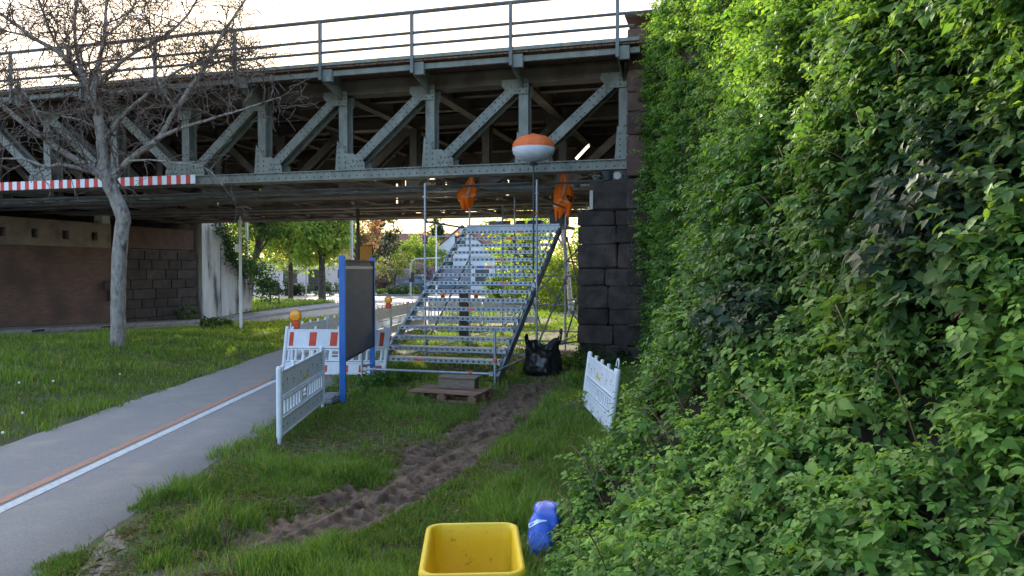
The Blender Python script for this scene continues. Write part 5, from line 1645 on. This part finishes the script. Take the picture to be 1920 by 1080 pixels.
tree('lime_tree', 'broad yellow green tree beyond the bridge above the black notice board', spot(545, 545, 58), 11, 6.4, (4.8, 3.5, 3.9), 11000, .28, YG, 31, .22, group=GT, nclump=80)
tree('lime_tree', 'tall green tree behind the pink building, farthest left', spot(500, 540, 96), 14, 8.0, (6.5, 4, 5.5), 9000, .4, [(.09, .15, .03), (.12, .18, .035)], 42, .3, group=GT, nclump=80)
tree('lime_tree', 'yellow green tree beyond the bridge just left of the blue sign', spot(604, 545, 54), 10, 5.9, (2.9, 2.7, 3.2), 7500, .26, YG, 32, .3, group=GT)
tree('dark_tree', 'dark leaning double trunk tree at the end of the wing wall', spot(465, 580, 46), 9, 6.3, (2.4, 2.0, 2.6), 5000, .2, [(.05, .10, .025), (.07, .13, .03)], 33, .2, lean=(1.3, 0), group=GT)
tree('red_tree', 'red leaved tree beyond the bridge above the orange board', spot(668, 545, 70), 9, 6.0, (2.2, 2.0, 3.0), 3500, .24, RD, 34, .18, group=GT)
tree('conifer', 'dark wide conifer beyond the bridge right of the orange board', spot(722, 535, 88), 11, 6, (3.4, 3, 5), 6000, .32, [(.035, .05, .035), (.05, .065, .045)], 35, .2, shape='cone', group=GT, nclump=70)
tree('conifer', 'slim dark conifer behind the traffic signals', spot(820, 535, 90), 9.2, 6, (2.0, 2, 4), 3500, .28, [(.03, .06, .035), (.04, .07, .04)], 36, .15, shape='cone', group=GT, nclump=50)
tree('willow', 'bright yellow green shrub tree behind the lilac', spot(785, 535, 82), 6.2, 4.0, (3.0, 2.0, 2.0), 5000, .24, [(.22, .3, .05), (.26, .34, .07)], 37, .15, group=GT)
tree('young_tree', 'small pale leaved tree on the traffic island beside the cars', spot(740, 545, 68), 4.3, 2.6, (1.9, 1.6, 1.2), 1600, .16, OL, 38, .09, group=GT, nclump=36)
tree('young_tree', 'thin dark stemmed young tree in front of the pink building', spot(545, 545, 66), 4.2, 3.0, (1.5, 1.3, 1.1), 900, .15, OL, 39, .1, group=GT, nclump=26)
tree('birch', 'white stemmed birch leaning behind the scaffold next to the abutment', spot(1072, 590, 36), 9, 6.6, (1.9, 1.9, 2.4), 4000, .14, YG, 40, .13, bark='bark_birch', lean=(-.9, .5), group=GT)
tree('lime_tree', 'yellow green tree behind the scaffold stair platform', spot(985, 560, 48), 8, 4.6, (2.6, 2.2, 2.6), 3800, .2, YG, 41, .16, group=GT)
def shrub(name, label, base, r, n_, size, cols, seed, group=None, cat='shrub'):
    rr = random.Random(seed); o = thing(name, label, cat, base, 0, group)
    cs = []; rs = []
    for q in range(26):
        a = rr.uniform(0, 6.28); k_ = rr.random() ** .6; cs.append((math.cos(a) * r[0] * k_ * .8, math.sin(a) * r[1] * k_ * .8, rr.uniform(.15, .95) * r[2] * math.sqrt(max(.05, 1 - (k_ * .8) ** 2)))); rs.append(min(r) * .3)
    b = MB()
    for q in range(0, 26, 2): b.tube([(cs[q][0] * .2, cs[q][1] * .2, -.1), (cs[q][0] * .7, cs[q][1] * .7, cs[q][2] * .6), cs[q]], [.03, .02, .008], 4, cap=False)
    b.build('stems', 'bark_dark', o, kind='stuff')
    foliage('crown', o, cs, rs, n_, size, cols, seed)
    return o
shrub('lilac', 'pinkish flowering lilac in front of the bright shrub tree', spot(800, 540, 76), (2.1, 1.5, 3.3), 2600, .18, LIL, 51)
shrub('red_shrub', 'low reddish shrub beyond the bridge right of the orange board', spot(715, 545, 76), (1.8, 1.2, 2.8), 1800, .18, RD, 52)
shrub('bush', 'large sunlit bush behind the scaffold beside the abutment', spot(1050, 590, 40), (2.0, 1.6, 3.4), 5000, .13, YG, 53, 'bushes behind the stair')
shrub('bush', 'tall sunlit bush behind the right half of the stair', spot(1000, 585, 43), (1.8, 1.6, 2.6), 4200, .14, YG, 54, 'bushes behind the stair')
shrub('bush', 'green bush behind the middle of the stair', spot(945, 580, 46), (1.6, 1.4, 2.0), 3200, .14, [(.09, .16, .03), (.13, .21, .04)], 55, 'bushes behind the stair')
shrub('bush', 'bush growing behind the abutment corner at the far bridge edge', spot(1095, 590, 38), (1.8, 1.6, 4.6), 5000, .14, YG, 56, 'bushes behind the stair')
for q, (px, w_) in enumerate(((716, .95), (733, .8), (748, .9), (763, .9), (779, .95))):
    lab = ['leftmost', 'second from left', 'middle', 'second from right', 'rightmost'][q]
    shrub('clipped_bush', 'rounded clipped bush on the traffic island, %s of five' % lab, spot(px, 546, 65.5), (w_ * .62, .6, .95), 700, .1, [(.07, .12, .03), (.1, .17, .035), (.05, .09, .03)], 60 + q, 'clipped bushes on the traffic island')
for q, (px, lab) in enumerate(((535, 'left'), (560, 'middle'), (620, 'right'))):
    shrub('hedge_bush', 'dark bush in front of the pink building, %s one' % lab, spot(px, 543, 66), (1.3 + .5 * (q == 2), .9, 1.35), 1300, .13, DG, 70 + q, 'dark bushes before the pink building')
# ivy over the wing wall
iv = thing('ivy', 'dark green ivy hanging over the top of the concrete wing wall', 'ivy', (*st(-22.2, 14.6), 0))
cs = []; rs = []
rr = random.Random(8)
for q in range(70):
    k_ = rr.random()
    s_ = -22.25 + rr.uniform(-.8, .25) + k_ * .35; t_ = 14.4 + 4.9 * k_
    zt_ = np.interp(k_, [0, .15, .4, 1], [5.6, 5.2, 3.2, 1.3])
    x_, y_ = st(s_, t_); cs.append((x_ - iv.location.x, y_ - iv.location.y, zt_ + rr.uniform(-.9, .5) * (1 if k_ > .15 else .6))); rs.append(.45)
foliage('leaves', iv, cs, rs, 6000, .13, [(.04, .09, .025), (.06, .12, .03), (.03, .065, .025)], 81)
# weeds at the foot of the quoins and at the abutment
def weed(label, x, y, r, h, n_, seed, cols, size=.07):
    o = thing('weed', label, 'weed', (x, y, gz(x, y)), 0, 'weeds at wall feet')
    rr = random.Random(seed); cs = [(rr.uniform(-r, r), rr.uniform(-r, r) * .7, rr.uniform(.05, h)) for _ in range(16)]
    b = MB()
    for c in cs[::2]: b.tube([(c[0] * .3, c[1] * .3, -.03), c], [.006, .003], 4, cap=False)
    b.build('stems', 'cane', o, kind='stuff')
    foliage('leaves', o, cs, [.12] * 16, n_, size, cols, seed)
x_, y_ = st(-22.1, 12.6); weed('tall weed growing at the dark quoin stones of the brick abutment', x_, y_, .5, .8, 500, 1, [(.06, .11, .03), (.08, .14, .04)], .1)
weed('low dark weeds at the foot of the stone abutment', 1.9, 15.9, .55, .35, 700, 2, [(.02, .045, .02), (.04, .075, .025)])
weed('low weeds between the rubbish bag and the stone abutment', 1.45, 15.5, .4, .25, 500, 3, [(.06, .12, .025), (.1, .17, .03)])
weed('clump of yellow green weed behind the leaning barrier', .95, 11.0, .22, .25, 420, 4, [(.22, .26, .03), (.14, .22, .03)], .05)
weed('leafy weed clump beside the thin white pole on the lawn', -10.6, 26.6, .45, .3, 400, 5, [(.05, .1, .025), (.08, .13, .04)], .12)
weed('leafy weeds at the foot of the blue sign posts', -2.35, 12.9, .35, .2, 700, 6, [(.04, .1, .02), (.07, .15, .03)], .06)
weed('weeds along the grass edge under the striped barrier', -2.1, 13.9, .45, .18, 700, 7, [(.05, .11, .02), (.08, .16, .03)], .06)

# ---------------------------------------------------------------- poles, boards and signals
def pole(name, label, px, pyb, Y, z1, r, mat, cat='pole', cap=False):
    b_ = spot(px, pyb, Y)
    o = thing(name, label, cat, b_)
    MB().tube([(0, 0, -.1), (0, 0, z1)], [r, r * .9], 10).build('shaft', mat, o)
    if cap: MB().lathe([(r * 1.25, 0), (r * 1.35, .05), (r * .9, .1), (r * .25, .22), (0, .24)], (0, 0, z1), 10).build('cap', mat, o)
    return o
wp = pole('white_pole', 'slim white pole with a pointed cap on the lawn edge', 452, 622, 26.3, 3.75, .055, 'paint_white', cap=True)
MB().box((-.12, 0, 2.85), (.12, .1, .28), None, .01).build('junction_box', 'paint_white', wp)
pole('grey_pole', 'grey lamp pole behind the white pole at the wing wall', 464, 588, 41, 8, .09, 'pole_grey')
pole('grey_pole', 'light grey pole beyond the bridge left of the orange board', 660, 545, 52, 9, .1, 'pole_grey')
pole('grey_pole', 'thin grey pole in front of the pink building', 574, 550, 62, 4.0, .06, 'pole_grey')
sp1 = pole('sign_pole', 'dark pole carrying a brown orange board under the bridge', 672, 600, 24, 4.05, .06, 'pole_dark', 'sign pole')
MB().box((.26, -.02, 2.58), (.4, .03, .55), None, .01).build('board', 'board_brown', sp1)
MB().box((.26, .0, 2.58), (.44, .02, .6), None, .01).build('board_frame', 'pole_dark', sp1)
nb_ = thing('notice_board', 'black notice board on two legs in the far meadow', 'notice board', spot(515, 568, 44))
for sx in (-.26, .26): MB().box((sx, 0, .7), (.06, .06, 1.4)).build('leg', 'board_black', nb_)
for q in range(5): MB().box((0, -.04, .72 + .15 * q), (.62, .03, .14), None, .004).build('slat', 'board_black', nb_)
MB().box((0, 0, .45), (.5, .04, .05)).build('crossbar', 'board_black', nb_)
mb_ = thing('litter_bin', 'small dark box on a post in the meadow before the pink building', 'box', spot(598, 558, 55))
MB().box((0, 0, .5), (.07, .07, 1.0)).build('post', 'board_black', mb_); MB().box((0, 0, 1.05), (.6, .3, .28), None, .03).build('box', 'board_black', mb_); MB().box((0, 0, 1.2), (.66, .34, .04)).build('lid', 'board_black', mb_)
dp = thing('timber_post', 'thick dark square post behind the stair steps', 'post', spot(870, 642, 21.5))
MB().box((0, 0, .74), (.27, .25, 1.52), None, .02).build('shaft', 'bark_dark', dp); MB().box((0, 0, 1.51), (.3, .28, .05), None, .01).build('cap', 'bark_dark', dp)
# traffic signals
sgn = thing('traffic_signal', 'tall mast with two red traffic lights on a cross arm', 'traffic light', spot(818, 545, 60))
MB().tube([(0, 0, -.1), (0, 0, 6.0)], [.07, .05], 8).build('mast', 'paint_white', sgn)
a = at(797, 443, 60); c = at(858, 443, 60); L0_ = Vector(sgn.location)
MB().tube([a - L0_, c - L0_], .035, 6).build('arm', 'pole_grey', sgn)
for px in (798, 857):
    p = at(px, 446, 59.8) - L0_
    hd = MB().box(p, (.36, .26, 1.0), None, .03).build('signal_head', 'board_black', sgn)
    MB().lathe([(.13, 0), (.13, .02), (0, .03)], p + Vector((0, -.15, .3)), 14, Matrix.Rotation(R(90), 3, 'X')).build('red_lens', 'signal_red', hd)
    for dz in (0, -.3): MB().lathe([(.12, 0), (.12, .02), (0, .03)], p + Vector((0, -.15, dz)), 14, Matrix.Rotation(R(90), 3, 'X')).build('dark_lens', 'hole_dark', hd)
    MB().box(p + Vector((0, -.18, .45)), (.3, .14, .02)).build('visor', 'board_black', hd)
ar = thing('arched_mast', 'grey arched signal mast curving over the road beside the island bushes', 'traffic light', spot(770, 550, 62))
z1 = 3.0
arc = [(0, 0, -.1), (0, 0, z1 - .5)] + [(.55 - .55 * math.cos(q), 0, z1 - .5 + .75 * math.sin(q)) for q in np.linspace(.2, 1.57, 7)] + [(2.4, 0, z1 + .33)]
MB().tube(arc, .075, 8).build('mast', 'pole_grey', ar)
MB().box((.2, -.1, 1.75), (.3, .25, .8), None, .03).build('signal_head', 'board_black', ar)
MB().box((-.02, -.12, 1.5), (.2, .2, .3)).build('push_button_box', 'board_black', ar)

# ---------------------------------------------------------------- cars
def car(label, loc, rz, paint, roofbox=False):
    o = thing('parked_car', label, 'car', loc, rz, 'cars waiting at the junction')
    W = 1.76
    prof = [(-2.1, .32), (-2.12, .62), (-2.05, .86), (-1.7, .93), (-1.05, .95), (1.0, .96), (1.7, .86), (2.05, .72), (2.12, .5), (2.05, .3)]
    for ax in (1.32, -1.3):
        pass
    b = MB(); n_ = len(prof); vs = []; fs = []
    for yy_, k_ in ((-W / 2, .97), (-W / 2 + .08, 1.0), (W / 2 - .08, 1.0), (W / 2, .97)):
        vs += [(x_ * (1 if k_ == 1 else .985), yy_, .3 + (z_ - .3) * k_) for x_, z_ in prof]
    for r_ in range(3):
        for i in range(n_): fs.append((r_ * n_ + i, r_ * n_ + (i + 1) % n_, (r_ + 1) * n_ + (i + 1) % n_, (r_ + 1) * n_ + i))
    fs += [tuple(range(n_)), tuple(range(4 * n_ - 1, 3 * n_ - 1, -1))]
    b.add(vs, fs).build('body', paint, o, smooth=False)
    cab = [(-1.75, .93), (-1.25, 1.38), (-.6, 1.47), (.2, 1.45), (.55, 1.35), (1.15, .95)]
    b = MB(); vs = []
    for yy_, ins in ((-W / 2 + .06, 0), (W / 2 - .06, 0)):
        for x_, z_ in cab:
            k_ = (z_ - .93) / .54; vs.append((x_, yy_ - math.copysign(.2 * k_, yy_), z_))
    n_ = len(cab); fs = [tuple(range(n_)), tuple(range(2 * n_ - 1, n_ - 1, -1))] + [(i, (i + 1) % n_, n_ + (i + 1) % n_, n_ + i) for i in range(n_)]
    b.add(vs, fs).build('cabin', paint, o)
    for sy in (-1, 1):
        for wx in ([(-1.35, 1.0), (-1.1, 1.32), (-.45, 1.38), (-.45, 1.0)], [(-.36, 1.0), (-.36, 1.385), (.2, 1.37), (.45, 1.29), (.85, 1.0)]):
            vv = []
            for x_, z_ in wx:
                k_ = (z_ - .93) / .54; yb = sy * (W / 2 - .06 - .2 * k_)
                vv.append((x_, yb + sy * .006, z_))
            MB().add(vv, [tuple(range(len(vv)))]).build('side_window', 'glass_car', o)
    def scr(x0, z0, x1, z1, name):
        k0 = (z0 - .93) / .54; k1 = (z1 - .93) / .54; dx_ = .006 if x0 > 0 else -.006
        MB().add([(x0 + dx_, -(W / 2 - .16 - .2 * k0), z0 + .006), (x0 + dx_, (W / 2 - .16 - .2 * k0), z0 + .006), (x1 + dx_, (W / 2 - .16 - .2 * k1), z1 + .006), (x1 + dx_, -(W / 2 - .16 - .2 * k1), z1 + .006)], [(0, 1, 2, 3)]).build(name, 'glass_car', o)
    scr(1.09, .99, .61, 1.31, 'windscreen'); scr(-1.68, .99, -1.31, 1.32, 'rear_window')
    for x_ in (1.32, -1.3):
        for sy in (-1, 1):
            w_ = MB().lathe([(.2, -.1), (.31, -.1), (.33, -.06), (.33, .06), (.31, .1), (.2, .1)], (x_, sy * (W / 2 - .1), .33), 18, Matrix.Rotation(R(90), 3, 'X')).build('wheel', 'rubber', o)
            MB().lathe([(.2, -.108), (.2, .108)], (x_, sy * (W / 2 - .1), .33), 14, Matrix.Rotation(R(90), 3, 'X')).build('rim', 'pole_grey', w_)
    for sy in (-1, 1):
        MB().box((2.04, sy * .62, .7), (.1, .34, .13), None, .02).build('headlight', 'paint_white', o); MB().box((-2.08, sy * .68, .76), (.06, .24, .14), None, .02).build('tail_light', 'case_red', o)
        MB().box((.75, sy * (W / 2 + .07), 1.0), (.1, .16, .11), None, .02).build('mirror', paint, o)
    if roofbox:
        MB().box((-.35, 0, 1.66), (1.5, .7, .3), None, .08).build('roof_box', 'car_grey', o)
        for x_ in (-.8, .1): MB().box((x_, 0, 1.49), (.05, 1.2, .04)).build('roof_bar', 'pole_dark', o)
p = at(786, 545, 72); car('dark blue car with a roof box at the junction left of the stair', (p.x, 72, -.215), R(-12), 'car_blue', True)
p = at(845, 545, 72); car('grey car at the junction seen through the stair steps', (p.x, 72.6, -.215), R(-12), 'car_grey')

# ---------------------------------------------------------------- buildings far behind
def house(name, label, base, w, d, hw, hr, wall, roof, rz=0.0, wins=(), ridge='x', flat=False, door=None):
    o = thing(name, label, 'building', base, rz)
    MB().box((0, 0, hw / 2), (w, d, hw)).build('wall', wall, o)
    if flat:
        MB().box((0, 0, hw + .12), (w + .3, d + .3, .22)).build('roof', roof, o)
    elif ridge == 'x':
        MB().prism([(-d / 2 - .4, hw - .1), (0, hw + hr), (d / 2 + .4, hw - .1)], -w / 2 - .3, w / 2 + .3, 'x').build('roof', roof, o)
    else:
        MB().prism([(-w / 2, hw + .002), (0, hw + hr - .1), (w / 2, hw + .002)], -d / 2 + .0, d / 2 - .0, 'y').build('gable', wall, o)
        b = MB()
        for sx in (-1, 1): b.bar((sx * (w / 2 + .4), 0, hw - .12), (0, 0, hw + hr + .05), .0 + d + .6, .14, up=(0, 0, 1))
        b.build('roof', roof, o)
    for (x_, z_, ww_, hh_) in wins:
        f_ = MB().box((x_, -d / 2 - .02, z_), (ww_ + .14, .06, hh_ + .14)).build('window', 'paint_white', o)
        MB().box((x_, -d / 2 - .06, z_), (ww_, .03, hh_)).build('pane', 'glass_dark', f_)
    if door: MB().box((door[0], -d / 2 - .03, door[2] / 2), (door[1], .08, door[2])).build('door', 'bark_dark', o)
    return o
p = at(572, 545, 84)
house('pink_building', 'low flat pink rendered building behind the far meadow', (p.x, 84, -.1), 16, 6, 3.0, 0, 'render_pink', 'roof_tile', R(-3), [(-5.5, 1.7, 1.2, 1.0), (-.6, 1.4, 1.6, 1.5), (5.2, 1.7, 1.2, 1.0)], flat=True, door=(2.2, 1.6, 2.2))
p = at(800, 545, 110)
house('long_house', 'long house with a reddish tiled roof far behind the signals', (p.x, 112, -.1), 26, 8, 4.6, 3.0, 'render_cream', 'roof_tile', 0, [(-8, 2.4, 1.2, 1.3), (-3, 2.4, 1.2, 1.3), (3, 2.4, 1.2, 1.3)])
p = at(862, 545, 86)
house('white_house', 'white gabled house seen behind the left edge of the stair', (p.x, 88, -.1), 6.5, 8, 4.2, 2.9, 'render_white', 'roof_tile', R(6), [(-1.5, 3.0, 1.0, 1.2), (1.4, 3.0, 1.0, 1.2), (0, 5.2, .8, .8), (-1.6, 1.0, 1.0, 1.0)], ridge='y')
p = at(905, 545, 70)
house('pale_kiosk', 'pale bluish flat roofed kiosk behind the stair steps', (p.x, 70, -.15), 2.2, 2.0, 3.3, 0, 'render_white', 'pole_grey', 0, [(0, 1.7, 1.3, 1.1)], flat=True)
p = at(940, 545, 95)
house('cream_house', 'cream house with tiled roof behind the right part of the stair', (p.x, 96, -.1), 9, 8, 4.4, 3.0, 'render_cream', 'roof_tile', R(-8), [(-2.5, 2.5, 1.1, 1.3), (0, 2.5, 1.1, 1.3), (2.5, 2.5, 1.1, 1.3)])
nw = thing('garden_wall', 'long plain purplish grey wall behind the parked cars', 'wall', (*[at(790, 545, 78).x, 78], -.15), R(-2))
for q in range(9):
    MB().box((-4 + q * 2.9, 0, 1.15), (2.86, .14, 2.5)).build('wall_panel', 'noise_wall', nw); MB().box((-5.45 + q * 2.9, -.02, 1.25), (.16, .24, 2.75)).build('wall_post', 'noise_wall', nw)
# traffic island kerb
ti = thing('traffic_island', 'kerbed planted traffic island with clipped bushes', 'traffic island', (at(745, 546, 66).x, 66.2, -.215))
MB().box((0, 0, .06), (6.6, 2.4, .13), None, .05).build('kerb', 'kerb_stone', ti); MB().box((0, 0, .13), (6.3, 2.1, .03)).build('soil', 'soil', ti)
print('tris', sum(len(o.data.loop_triangles) if o.data.loop_triangles else sum(len(p.vertices) - 2 for p in o.data.polygons) for o in SC.objects if o.type == 'MESH' and len(o.data.polygons) < 3000) )
